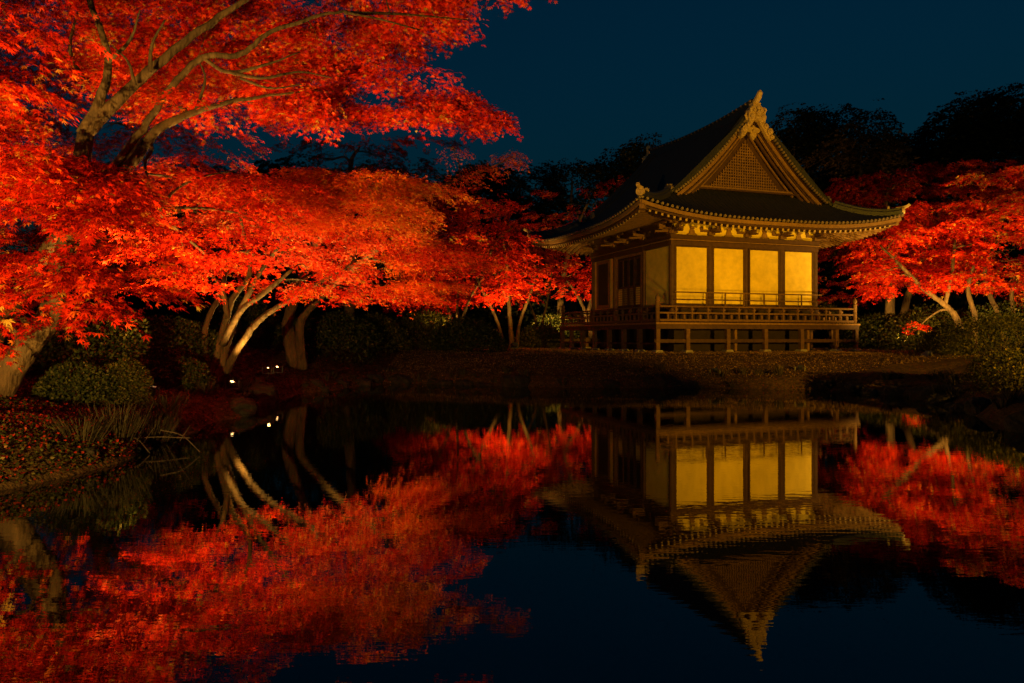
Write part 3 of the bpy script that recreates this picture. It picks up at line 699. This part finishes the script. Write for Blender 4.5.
# leaning multi stemmed maple by the shore lamp
b2 = G(211, 15.2)
dC = lambda px, py: 14.3+.006*(px-250)
polyC = [(150,190),(200,160),(250,158),(300,178),(325,225),(400,235),(440,225),(470,240),(440,262),(415,275),(415,300),(405,312),(370,298),(330,290),(300,300),(265,280),(235,268),(205,288),(165,282),(140,250)]
pads = pads_from(polyC, 50, dC, 1.8, .74, rt[4])
st = [([b2, at(222,335,15.2), at(232,300,15), at(250,270,14.8), at(240,215,14.6)], [.095, .075, .06, .045, .025]),
      ([b2+[.1,0,0], at(232,330,15.1), at(248,295,15), at(262,270,15), at(300,220,14.6)], [.085, .065, .055, .04, .025]),
      ([b2+[.2,-.1,0], at(240,345,14.9), at(262,318,14.8), at(290,300,14.7), at(350,265,14.6)], [.085, .07, .06, .045, .025]),
      ([at(222,345,14.9), at(240,312,14.7), at(268,290,14.6), at(292,270,14.5)], [.07, .06, .05, .03]), ([at(228,318,15), at(222,290,14.8), at(210,272,14.6)], [.06, .045, .02]),
      ([at(215,262,13.6), at(190,240,13.2), at(160,212,12.8), at(200,208,12.6), at(238,213,12.6)], [.03, .03, .028, .024, .012]), ([at(160,212,12.8), at(175,190,12.6), at(205,176,12.6), at(240,170,12.6)], [.03, .024, .018, .008]),
      ([b2+[-.1,.2,0], at(205,330,15.4), at(222,290,15.6), at(228,250,15.6)], [.075, .06, .05, .03])]
r_, c_ = tree('maple_tree', 'many stemmed leaning maple beside the left shore lamp under a low wide crown', lg, st, pads, 2100, .066, 3, RED, seed=13, gapv=-.18, warm=.0, twig=.38)
cnt += c_
# orange maple and thin branch reaching right
b3 = G(297, 20.5)
pads = pads_from([(300,165),(340,178),(400,180),(445,195),(440,215),(380,225),(330,235),(290,215)], 24, lambda a, b: 14.6, .9, .8, rt[5])
pads += pads_from([(380,225),(440,235),(470,262),(440,290),(415,300),(380,275)], 12, lambda a, b: 18.8, 1.0, .75, rt[15])
pads += [(at(x, y, 18.5), s, .12) for x, y, s in ((436,190,.5),(462,178,.4),(480,170,.35),(500,160,.35),(512,157,.3),(455,150,.35))]
st = [([b3, at(288,330,20.4), at(294,300,20.2), at(310,260,20), at(330,220,19.5)], [.20, .16, .13, .1, .06]),
      ([b3+[.15,0,0], at(300,325,20.3), at(318,300,20), at(345,275,19.6), at(390,240,19)], [.15, .12, .09, .08, .05]),
      ([at(345,240,19.4), at(400,205,18.8), at(440,186,18.5), at(480,172,18.5), at(515,156,18.5)], [.07, .05, .04, .03, .012])]
r_, c_ = tree('maple_tree', 'orange leaved maple behind the shore lamps with one thin branch stretching toward the sky gap', lg, st, pads, 2300, .062, 3, ORANGE, seed=14, gapv=-.2)
cnt += c_
# tree filling the depth behind the near ones
bf = G(60, 18)
pads = pads_from([(-60,60),(60,40),(140,60),(170,110),(190,170),(280,230),(230,280),(150,290),(60,300),(-60,300)], 60, lambda a, b: 17.5, 1.5, 1.0, rt[20])
pads += pads_from([(-60,-60),(420,-60),(380,20),(340,80),(290,100),(250,150),(120,120),(-60,60)], 58, lambda a, b: 17.5, 1.3, 1.0, rt[21])
st = [([bf, at(70,320,18), at(95,250,17.8), at(120,180,17.5), at(150,110,17.4)], [.24, .19, .15, .11, .05]), ([at(95,250,17.8), at(160,215,17.5), at(240,200,17.3)], [.12, .09, .04]), ([at(150,110,17.4), at(200,60,17.4), at(300,10,17.4)], [.05, .04, .02])]
tree('maple_tree', 'shaded maple standing deeper in the left bank behind the two nearest ones', lg, st, pads, 620, .085, 3, RED, seed=33, gapv=-.3)
# dim maple higher up, seen through the gap
b35 = G(345, 25)
pads = pads_from([(300,145),(350,140),(400,138),(440,142),(455,160),(400,172),(330,172)], 22, lambda a, b: 24, 1.2, .8, rt[6])
st = [([b35, at(350,300,25), at(352,240,24.6), at(350,170,24.2), at(360,145,24)], [.2, .17, .13, .08, .03])]
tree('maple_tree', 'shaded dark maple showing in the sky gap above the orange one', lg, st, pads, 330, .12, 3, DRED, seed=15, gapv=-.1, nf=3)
# centre background maples
b4 = G(512, 33)
dD = lambda px, py: 32
pads = pads_from([(405,215),(440,195),(480,190),(505,205),(512,240),(528,275),(525,298),(510,300),(470,300),(430,310),(400,300)], 80, dD, 2.6, 1.05, rt[7])
st = [([b4, at(510,320,33), at(508,290,33), at(506,262,32.6), at(502,235,32)], [.13, .10, .08, .06, .04]),
      ([b4+[.2,0,0], at(520,322,32.8), at(530,295,32.5), at(535,278,32)], [.09, .07, .06, .04]),
      ([b4+[-.3,0,0], at(496,318,33), at(482,290,32.6), at(472,265,32)], [.09, .07, .06, .04]),
      ([at(487,262,32), at(497,240,31.6), at(512,228,31.5)], [.06, .05, .03])]
tree('maple_tree', 'crimson maple with pale slender stems left of the hall across the pond', lg, st, pads, 480, .115, 3, RED, seed=16, gapv=-.15, warm=-.12, nf=1.6, twig=.6)
b45 = G(455, 30)
pads = pads_from([(410,250),(440,238),(480,240),(500,262),(490,290),(450,300),(412,298)], 26, lambda a, b: 29.5, 1.2, .8, rt[25])
st = [([b45, at(452,325,30), at(445,300,29.8), at(432,275,29.6)], [.09, .07, .055, .03]), ([b45+[.1,0,0], at(462,322,30), at(470,298,29.8), at(484,275,29.6)], [.08, .065, .05, .03]), ([b45+[.05,.1,0], at(457,318,30), at(458,290,29.8), at(456,262,29.6)], [.07, .055, .04, .02])]
tree('maple_tree', 'low crimson maple with three thin stems, left of the pale slender stemmed one', lg, st, pads, 520, .10, 3, RED, seed=41, gapv=-.18, warm=-.1)
b46 = G(538, 37)
pads = pads_from([(505,235),(530,225),(556,240),(565,265),(556,290),(525,296),(508,275)], 26, lambda a, b: 36.5, 1.2, .95, rt[26])
st = [([b46, at(536,322,37), at(528,300,36.8), at(520,275,36.6)], [.09, .07, .055, .03]), ([b46+[.15,0,0], at(543,322,37), at(548,298,36.8), at(552,270,36.6)], [.08, .065, .05, .03])]
tree('maple_tree', 'slim maple between the pale slender stems and the veranda end', lg, st, pads, 420, .115, 3, DRED, seed=42, gapv=-.18, warm=.1)
b5 = G(588, 40)
pads = pads_from([(548,270),(570,258),(600,255),(625,262),(640,285),(600,300),(560,298),(545,290)], 30, lambda a, b: 39, 1.4, .9, rt[8])
st = [([b5, at(588,315,40), at(592,298,40), at(598,275,39.6)], [.16, .13, .10, .05]), ([b5+[.1,0,0], at(585,312,40), at(575,292,40), at(565,278,39.6)], [.12, .10, .07, .04]), ([b5+[.1,0,0], at(595,314,40), at(606,295,40), at(616,280,39.6)], [.12, .10, .07, .04])]
tree('maple_tree', 'small glowing red maple directly behind the left end of the veranda', lg, st, pads, 330, .13, 3, RED, seed=17, gapv=-.15)
b6 = G(560, 44)
pads = pads_from([(500,215),(540,195),(580,190),(620,175),(650,185),(640,230),(600,250),(545,255),(510,250)], 36, lambda a, b: 44, 2, 1.3, rt[9])
st = [([b6, at(560,310,44), at(565,270,44), at(575,230,44), at(590,200,44)], [.25, .2, .16, .12, .06])]
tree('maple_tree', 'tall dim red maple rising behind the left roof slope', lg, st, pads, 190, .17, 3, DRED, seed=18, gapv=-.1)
# right side
b7 = G(966, 28.5)
polyR = [(856,250),(866,225),(890,215),(930,200),(960,210),(985,235),(980,265),(950,285),(915,288),(880,290),(862,296),(856,280)]
pads = pads_from(polyR, 60, lambda a, b: 29.5, 1.5, 1.0, rt[10])
pads += [(at(910,325,28.5), .4, .12), (at(918,328,28.5), .3, .1)]
st = [([b7, at(957,320,28.5), at(945,305,28.5), at(925,290,28.5), at(900,265,28.5), at(880,245,28.5)], [.15, .12, .10, .085, .06, .03]),
      ([at(945,305,28.5), at(952,270,28.5), at(955,240,28.5)], [.08, .07, .05]),
      ([b7+[.5,.3,0], at(975,318,28.5), at(968,290,28.5), at(975,262,28.5)], [.13, .1, .08, .05])]
tree('maple_tree', 'bright scarlet maple right of the hall leaning left over the lawn', lg, st, pads, 800, .10, 3, RED, seed=19, gapv=-.28, warm=.03)
b8 = G(1008, 29)
pads = pads_from([(960,180),(1000,170),(1110,165),(1110,300),(1040,305),(1000,295),(965,290),(960,240)], 64, lambda a, b: 29, 2.0, 1.05, rt[11])
st = [([b8, at(1000,320,29), at(990,295,29), at(985,270,29), at(1000,235,29)], [.14, .11, .09, .07, .04]), ([b8+[.4,0,0], at(1014,318,29), at(1012,290,29), at(1020,260,29)], [.11, .09, .07, .04]),
      ([b8+[.9,0,0], at(1030,318,29), at(1040,280,29), at(1060,240,29)], [.12, .09, .07, .04])]
tree('maple_tree', 'orange red maple with several pale trunks at the right edge', lg, st, pads, 760, .10, 3, RED, seed=20, gapv=-.28, warm=.12)
b9 = G(890, 37)
pads = pads_from([(812,222),(865,215),(885,250),(880,298),(822,300)], 22, lambda a, b: 35.5, .8, 1.0, rt[23])+pads_from([(812,200),(835,178),(880,172),(930,165),(980,162),(1040,160),(1040,200),(960,215),(900,225),(840,250),(815,235)], 66, lambda a, b: 36, 2.2, 1.3, rt[12])
st = [([b9, at(890,300,37), at(895,250,36.6), at(885,210,36), at(890,180,36)], [.28, .22, .18, .12, .05]), ([b9+[.3,0,0], at(910,290,37), at(930,240,36.5), at(945,200,36)], [.2, .16, .12, .05])]
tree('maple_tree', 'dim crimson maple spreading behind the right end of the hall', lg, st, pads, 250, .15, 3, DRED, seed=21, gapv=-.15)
print('near leaves', cnt)

# ------------------------------------------------------------------ dark wood behind
def big_tree(name, label, px, top, d, w, seed, lm=BLACKG, n=26, per=420, ls=.21):
    r = np.random.default_rng(seed); b = G(px, d); t_ = at(px, top, d)[2]; h = t_-b[2]; x0 = b[0]
    pads = []
    for k in range(n):
        u = r.uniform(.28, .97); wd = w*math.sin(math.pi*min(1, (u-.12)*.98))**.55; a = r.uniform(0, 6.28); q = math.sqrt(r.uniform(0, 1))
        s = w*.36*r.uniform(.75, 1.2); pads.append((np.array([x0+math.cos(a)*q*wd*.75, d+math.sin(a)*q*wd*.75, b[2]+h*u-s*.3]), s, s*.62))
    pads.append((np.array([x0, d, t_-w*.22]), w*.32, w*.26))
    st = [([b, b+[.1, 0, h*.3], b+[-.1, .1, h*.6], b+[0, 0, h*.88]], [.4, .3, .2, .07])]
    return tree(name, label, 'dark trees on the hill behind', st, pads, per, ls, 1, lm, bark=DBARK, seed=seed, twigs=True, gapv=-.55, nf=1.2, nl=10, twig=.8, tilt=.9, droop=.1, cap=6)
fo = [('evergreen_tree', 'black round topped tree just right of the gable, behind the roof', 795, 112, 52, 4.2), ('evergreen_tree', 'black tree with a bumpy crown above the right roof slope', 838, 110, 54, 4.5),
      ('evergreen_tree', 'dark tree bordering the left side of the low sky dip at right', 872, 112, 56, 4.2), ('evergreen_tree', 'small black tree standing in the low sky dip at right', 910, 135, 58, 3.8),
      ('evergreen_tree', 'black tree on the right side of the sky dip, rising toward the edge', 945, 112, 56, 4.4), ('evergreen_tree', 'tall black tree near the upper right corner', 985, 98, 54, 4.6),
      ('evergreen_tree', 'tallest black tree touching the right edge of the view', 1028, 85, 52, 4.8),
      ('evergreen_tree', 'dark tree directly behind the left roof slope near the ridge', 648, 140, 56, 3.8), ('evergreen_tree', 'rounded black tree behind the lower left roof', 612, 155, 58, 3.5),
      ('evergreen_tree', 'isolated bushy black crown standing left of the roof', 572, 162, 60, 3.2), ('evergreen_tree', 'low dark tree between the thin maple branch and the hall', 520, 172, 62, 4.2),
      ('evergreen_tree', 'dark tree behind the end of the thin maple branch', 478, 165, 60, 4.2), ('evergreen_tree', 'dark tree behind the crimson maple with pale stems', 430, 172, 58, 4.2),
      ('evergreen_tree', 'dark tree glimpsed beyond the orange maple', 375, 165, 58, 4.4), ('evergreen_tree', 'dark tree mostly hidden behind the many stemmed maple', 300, 160, 56, 4.6),
      ('evergreen_tree', 'dark tree hidden beyond the far left maples', 210, 170, 52, 5), ('evergreen_tree', 'dark tree behind the nearest maple, far left', 110, 180, 50, 5)]
for i, (n_m, lab, px, top, d, w) in enumerate(fo): big_tree(n_m, lab, px, top, d, w, 50+i, n=30)
big_tree('olive_tree', 'faintly lit olive brown tree behind the right roof end, below the black crowns', 862, 122, 46, 3.4, 90, OLIVE, n=30, per=300, ls=.2)
# undergrowth hedge masses behind maples
def shrub(label, px, d, rx, h, lm=SHRUB, n=4000, ls=.05, seed=0, group=None, name='shrub', pos=None):
    r = np.random.default_rng(seed); b = G(px, d) if pos is None else np.array([pos[0], pos[1], gz(*pos)-.05]); root = empty(name, b, 0, label, 'shrub', group)
    u = r.normal(size=(n, 3)); u[:, 2] = np.where(u[:, 2] < 0, -u[:, 2]*r.choice([-.5, 1, 1], n), u[:, 2]); u /= np.linalg.norm(u, axis=1)[:, None]
    lump = 1+.16*noise3(u, 4, seed)+.08*noise3(u, 11, seed+1); rad = lump*r.uniform(.72, 1.03, n)
    C = b+[0, 0, h*.12]+u*rad[:, None]*[rx, rx, h*.88]; D = u+r.normal(0, .6, (n, 3)); N = u+r.normal(0, .6, (n, 3))
    parent_keep(leaves('foliage', C, D, N, ls*r.uniform(.6, 1.3, n), np.clip(r.normal(.5, .22, n), 0, 1), 1, lm, None), root)
    sm = MB()
    for k in range(7):
        a = r.uniform(0, 6.28); e = b+np.array([math.cos(a)*rx*.6, math.sin(a)*rx*.6, h*.7*r.uniform(.7, 1)])
        sm.tube([b, (b+e)/2+r.normal(0, .04, 3), e], [.03, .02, .008], 5)
    parent_keep(sm.obj('stems', DBARK, None), root)
    return root
SH = [('rounded dark shrub left of the clipped one, close behind the leaf strewn mound', 78, 10.6, .55, .6, GREEN, 9000, .045),
      ('rounded shrub right of the clipped one, on the slope above the reeds', 180, 13.6, .6, .6, GREEN, 9000, .045),
      ('rounded clipped shrub on the left bank right of the nearest trunk', 121, 11.0, .44, .72, SHRUB, 12000, .032),
      ('wide dark shrub behind the rounded one on the left bank', 88, 12.5, 1.0, 1.35, GREEN, 9000, .06),
      ('dark shrub beneath the many stemmed maple, left of its trunks', 165, 15.5, 1.2, 1.15, GREEN, 9000, .06),
      ('dark shrub growing right of the leaning stems above the lamp', 238, 21.5, 1.2, 1.3, GREEN, 8000, .065),
      ('low shrub on the slope behind the twin shore lamps', 330, 24, 1.5, 1.3, GREEN, 8000, .08),
      ('pale green shrub at the back of the pond below the orange maple', 375, 27, 1.3, 1.3, SHRUB, 8000, .08),
      ('dark bush on the far bank left of the crimson maple', 425, 29, 1.6, 1.6, SHRUB, 8000, .09),
      ('dark bush on the far bank below the crimson maple', 468, 28, 1.5, 1.2, GREEN, 8000, .09),
      ('bush at the foot of the pale slender stems', 540, 36, 1.3, 1.2, SHRUB, 7000, .09),
      ('dark bush against the left end of the veranda', 555, 41, 1.8, 1.9, GREEN, 7000, .1),
      ('tall dark hedge bush right of the veranda end', 880, 33, 2.0, 1.7, GREEN, 9000, .1),
      ('dark hedge bush behind the leaning scarlet trunk', 925, 31, 1.9, 1.8, SHRUB, 9000, .1),
      ('dark bush behind the right edge trunks', 990, 30, 2.2, 2.0, GREEN, 9000, .1),
      ('yellow green shrub at the foot of the leaning scarlet maple', 948, 23.5, .85, .95, SHRUB, 9000, .05),
      ('broad shrub on the right bank below the right edge trunks', 1000, 20.5, 1.6, 1.25, SHRUB, 15000, .05),
      ('low spreading shrub nearest the water on the right bank', 1040, 14.5, 1.2, .75, SHRUB, 12000, .045),
      ('tall leafy shrub behind the right end of the veranda railing', 830, 37.5, 1.2, 2.3, SHRUB, 7000, .1)]
for i, s in enumerate(SH): shrub(s[0], s[1], s[2], s[3], s[4], s[5], s[6], s[7], seed=200+i)
# far hedge belt, dark fill behind the maples (each bush a thing)
for i, px in enumerate(range(20, 560, 45)):
    shrub('dark evergreen bush in the unlit belt at the back of the garden', px, 44+3*(i % 2), 3.0, 4.6+1.0*(i % 3), BLACKG, 5200, .22, seed=300+i, group='dark bushes at the back', name='evergreen_bush')
for i, px in enumerate(range(800, 1100, 42)):
    shrub('dark evergreen bush in the unlit belt at the back of the garden', px, 44+3*(i % 2), 3.0, 4.6+1.0*(i % 3), BLACKG, 5200, .22, seed=330+i, group='dark bushes at the back', name='evergreen_bush')

# ------------------------------------------------------------------ bank cover, rocks, reeds
r = np.random.default_rng(5)
def cover(name, label, cat, xr, yr, n, ls, lm, test, hgt=.03, seed=3, tilt=.6, up=.2):
    r = np.random.default_rng(seed); X = r.uniform(*xr, n); Y = r.uniform(*yr, n); s = sdist(X, Y); k = (ground(X, Y) > .015) & test(X, Y, s); X, Y = X[k], Y[k]; n = len(X)
    C = np.stack([X, Y, ground(X, Y)+r.uniform(0, hgt, n)], 1); D = r.normal(0, 1, (n, 3)); D[:, 2] = up+.3*D[:, 2]
    N = np.tile([0, 0, 1.], (n, 1))+r.normal(0, tilt, (n, 3)); T = np.clip(r.normal(.40, .22, n)+.25*noise3(C, 1.5, seed), 0, 1)
    o = leaves(name, C, D, N, ls*r.uniform(.6, 1.3, n), T, 1 if ls < .035 else 3, lm, None); return tag(o, label, cat, kind='stuff')
cover('ground_cover', 'low green plants strewn with red fallen leaves covering the left mound', 'ground cover', (-9, -4), (5.5, 9.6), 48000, .034, COVER, lambda X, Y, s: s < 4, .10, 3, 1.0)
cover('fallen_leaves', 'red fallen leaves scattered over the far left slope', 'leaves', (-14, -4), (9.4, 28), 60000, .055, SLOPE, lambda X, Y, s: s < 7, .04, 4)
cover('lawn_litter', 'brown grass and leaf litter on the lawn before the hall', 'leaf litter', (-4, 15), (20, 38), 120000, .034, leafmat('litter_leaf', [(0, (.03, .02, .006)), (.6, (.34, .19, .045)), (1, (.42, .25, .05))], .1), lambda X, Y, s: (np.abs(X-7.7)+0*Y < 99), .04, 6)
def grass_tuft(label, x, y, n, h, spread, group, seed, name='grass_tuft', w=.008):
    r = np.random.default_rng(seed); z = max(0, gz(x, y))-.03; root = empty(name, (x, y, z), 0, label, 'grass', group); m = MB()
    for k in range(n):
        a = r.uniform(0, 6.28); q = r.uniform(0, 1)*spread; hh = h*r.uniform(.6, 1.1); o = np.array([x+math.cos(a)*q*.5, y+math.sin(a)*q*.5, z])
        t1 = o+np.array([math.cos(a)*spread*.35, math.sin(a)*spread*.35, hh*.75]); a += r.normal(0, .5); t2 = t1+np.array([0, 0, -hh*.75])+np.array([math.cos(a)*spread*r.uniform(.2, .9), math.sin(a)*spread*r.uniform(.2, .9), hh*r.uniform(.5, 1)])
        s = np.array([-math.sin(a), math.cos(a), 0])*w
        m.add([o-s, o+s, t1+s*.8, t1-s*.8, t2], [(0, 1, 2, 3), (3, 2, 4)])
    parent_keep(m.obj('blades', LG, None), root)
LG = mat('dry_grass', (.055, .040, .012), .8, var=.5, vscale=20)
grass_tuft('dry reed clump leaning over the water on the left bank below the rounded shrub', -4.75, 8.8, 230, .55, .5, None, 1, 'reed_clump', .0035)
grass_tuft('smaller dry reed clump just behind the larger one on the left bank', -4.75, 9.7, 200, .5, .46, None, 2, 'reed_clump', .0035)
grass_tuft('low dry reed clump nearest the camera side of the reeds', -4.75, 8.1, 160, .36, .42, None, 3, 'reed_clump', .0035)
grass_tuft('rear reed clump farthest along the left bank', -5.0, 10.6, 160, .42, .42, None, 4, 'reed_clump', .004)
def along(i0, i1):
    a = pond[3+i0:3+i1+1]; return a
def shore_pt(px_lo, px_hi, r):
    idx = [i for i, (x, y) in enumerate(shore_px) if px_lo <= x <= px_hi]; i = int(r.integers(idx[0], idx[-1])); t_ = r.uniform(); return pond[3+i]*(1-t_)+pond[4+i]*t_
r = np.random.default_rng(21)
for k in range(46):
    p = shore_pt(470, 1024, r); n = p-np.array([4, 14.]); n /= np.linalg.norm(n); p = p+n*r.uniform(.0, 1.3)
    grass_tuft('dark grass tuft overhanging the bank in front of the hall', p[0], p[1], 26, r.uniform(.18, .42), .26, 'grass tufts on the far bank', 400+k, w=.012)
for k in range(26):
    p = shore_pt(245, 470, r); n = p-np.array([4, 14.]); n /= np.linalg.norm(n); p = p+n*r.uniform(.0, 1.0)
    grass_tuft('dark grass tuft hanging over the shore rocks of the left bank', p[0], p[1], 24, r.uniform(.15, .38), .26, 'grass tufts on the left bank', 460+k, w=.011)
def rock(label, x, y, sx, sy, sz, seed, group=None, m=ROCK):
    r = np.random.default_rng(seed); z = max(-.05, gz(x, y)-sz*.35); me = MB(); nU, nV = 30, 18; pts = []
    for i in range(nV+1):
        for j in range(nU):
            th = math.pi*i/nV; ph = 2*math.pi*j/nU; pts.append((math.sin(th)*math.cos(ph), math.sin(th)*math.sin(ph), math.cos(th)))
    U = np.array(pts); q = 1+.30*noise3(U, 2.8, seed)+.2*noise3(U, 6.5, seed+1)+.09*noise3(U, 16, seed+2); V = np.sign(U)*np.abs(U)**.8*q[:, None]*[sx, sy, sz]
    me.add(V, [(i*nU+j, (i+1)*nU+j, (i+1)*nU+(j+1) % nU, i*nU+(j+1) % nU) for i in range(nV) for j in range(nU)])
    o = me.obj('rock', m, None, smooth=False); o.location = (x, y, z); o.rotation_euler = (0, 0, r.uniform(0, 3)); return tag(o, label, 'rock', group)
for k in range(34):
    p = shore_pt(400, 1024, r); n = p-np.array([4, 14.]); n /= np.linalg.norm(n); p = p+n*r.uniform(-.05, .25); s = r.uniform(.14, .42)
    rock('dark low rock edging the far shore of the pond', p[0], p[1], s*1.2, s, s*r.uniform(.5, .9), 500+k, 'rocks along the far shore')
for k in range(15):
    p = shore_pt(245, 400, r); n = p-np.array([4, 14.]); n /= np.linalg.norm(n); p = p+n*r.uniform(-.05, .4); s = r.uniform(.12, .3)
    rock('dark shore rock below the lamps on the left bank', p[0], p[1], s*1.2, s, s*r.uniform(.6, 1.), 560+k, 'rocks below the lamps')
for k in range(5):
    p = shore_pt(60, 200, r); s = r.uniform(.07, .14); rock('small dark rock at the waterline below the reeds', p[0]-.1, p[1], s, s, s*.7, 590+k, 'rocks below the reeds')
rock('large dark rock standing in the water at the tip of the left promontory', *at(258, 400, 15.2)[:2], .34, .3, .42, 610)
rock('pale upright stone on the lawn between hall and right shrubs', *G(926, 22)[:2], .16, .14, .3, 611, m=STONE)
# sticks at the left shore
for k, (a, b_, lab) in enumerate([((95, 448), (190, 438), 'long fallen branch lying along the left waterline'), ((120, 436), (150, 462), 'short broken stick dipping into the water below the reeds'), ((160, 430), (200, 452), 'thin bare stick slanting from the left bank into the pond')]):
    A = at(*a, 8.9); B = at(*b_, 8.8 if k else 9.3); A[2] = max(A[2], .03); B[2] = max(B[2], .01)
    m = MB(); m.tube(smoothpts([A, (A+B)/2+[0, .05, .06], B], 5), [.006]*11, 6, .15); m.tube([(A+B)/2, (A+B)/2+[.1, .05, .18]], [.004, .002], 5)
    tag(m.obj('fallen_branch', DBARK, None), lab, 'branch')

# ------------------------------------------------------------------ floodlights
WARM = (1, .58, .12)
def flood(loc, target, power, label, color=WARM, cone=100, face=None, fs=1.0, size=.035, blend=.8, group=None, h=.22, emit=True):
    x, y = loc[:2]; z = loc[2] if len(loc) > 2 else max(0, gz(x, y)); root = empty('floodlight', (x, y, z), 0, label, 'lamp', group)
    d = (Vector(target)-Vector((x, y, z+h))).normalized(); rot = d.to_track_quat('-Z', 'Y').to_matrix().to_4x4()
    fr_ = rot if face is None else (Vector(face)-Vector((x, y, z+h))).normalized().to_track_quat('-Z', 'Y').to_matrix().to_4x4()
    Mx = Matrix.Translation((0, 0, h)) @ fr_ @ Matrix.Scale(fs, 4)
    def put(m): m.v = [tuple(Mx @ Vector(p)) for p in m.v]; return m
    hs = MB(); hs.box(-.11, .11, -.08, .08, .0, .09); hs.box(-.12, .12, -.09, -.08, -.04, .09); hs.box(-.12, .12, .08, .09, -.04, .09); hs.box(-.12, -.11, -.08, .08, -.04, .09); hs.box(.11, .12, -.08, .08, -.04, .09)
    for k in range(5): hs.box(-.09+k*.043, -.08+k*.043, -.07, .07, .09, .12)
    put(hs).obj('housing', METAL, root)
    ln = MB(); ln.box(-.108, .108, -.078, .078, -.012, -.002); put(ln).obj('lens', LENS, root)
    st = MB(); st.tube([(0, 0, -.15), (0, 0, max(.02, h-.12))], .018, 8); st.box(-.15, -.13, -.012, .012, h-.13, h+.02); st.box(.13, .15, -.012, .012, h-.13, h+.02); st.box(-.15, .15, -.012, .012, h-.145, h-.13)
    st.obj('stand', METAL, root)
    L = bpy.data.lights.new('beam', 'SPOT'); L.energy = power; L.color = color; L.spot_size = math.radians(cone); L.spot_blend = blend; L.shadow_soft_size = size
    lo = bpy.data.objects.new('beam', L); COL.objects.link(lo); lo.parent = root; lo.matrix_local = Matrix.Translation(Vector((0, 0, h))+d*.1) @ rot
    return root
def A3(px, py, d): return tuple(at(px, py, d))
# trees
flood((-3.4, 1.5, 0.15), A3(170, 60, 10), 4700, 'floodlight on the near left bank aimed up at the big maples', cone=92, h=.5)
flood((-7.4, 5.6), A3(30, 90, 9.5), 1900, 'floodlight on the left mound under the nearest maple', cone=95)
l2 = at(232, 380, 14.6); flood((l2[0], l2[1]), A3(330, 190, 13.5), 600, 'small lit ground lamp at the foot of the many stemmed maple', cone=130, fs=.4)
l3 = at(268, 371, 18.2); flood((l3[0], l3[1]), A3(330, 180, 16), 1300, 'lit ground lamp left of its twin on the shore bend', cone=130, fs=.2)
l4 = at(277, 369, 18.6); flood((l4[0], l4[1]), A3(440, 160, 16.5), 2100, 'lit ground lamp right of its twin on the shore bend', cone=120, fs=.32)
l5 = at(150, 385, 11.6); flood((l5[0], l5[1]), A3(230, 60, 12), 2000, 'ground lamp hidden by the rounded shrub on the left bank', cone=125)
flood(tuple(G(514, 30)[:2]), A3(490, 240, 32), 1900, 'ground lamp before the pale slender stems', cone=110)
flood(tuple(G(447, 29.0)[:2]), A3(452, 260, 30), 600, 'added fill lamp in front of the low crimson maple with thin stems', cone=120, fs=.5)  # added fill light, brightens the crimson maples across the pond
flood(tuple(at(573, 322, 37.5)[:2]), A3(590, 270, 39.5), 1300, 'ground lamp glowing behind the left end of the veranda', cone=120)
flood(tuple(G(905, 33.5)[:2]), A3(890, 180, 37), 2200, 'added unseen lamp behind the right end of the hall under the dim crimson maple', cone=130)  # no known source here, put in to lift the dim crown
flood(tuple(G(548, 41)[:2]), A3(570, 200, 44), 1600, 'added unseen lamp under the tall dim maple behind the left roof slope', cone=130)  # extra unseen lamp, added because no other light reaches this maple
flood(tuple(G(945, 25.6)[:2]), A3(890, 230, 29), 2000, 'ground lamp among shrubs under the leaning scarlet maple', cone=125)
flood(tuple(G(1020, 24.5)[:2]), A3(1010, 220, 29), 2500, 'ground lamp at the foot of the right edge trunks', cone=125)
# hall
HW = (1, .50, .012)
for px, tx, pw, lab in ((715, 700, 450, 'small low floodlight in the grass before the left half of the hall'), (800, 775, 850, 'small low floodlight in the grass before the right half of the hall')):
    flood(tuple(G(px, 21.0)[:2]), A3(tx, 240, 27.3), pw, lab, color=HW, cone=58, h=.10, fs=.6)
flood((12.5, 4.0, .3), A3(760, 232, 27), 15000, 'floodlight on the near right shore aimed across the pond at the hall', color=HW, cone=46, h=2.2, blend=.6)
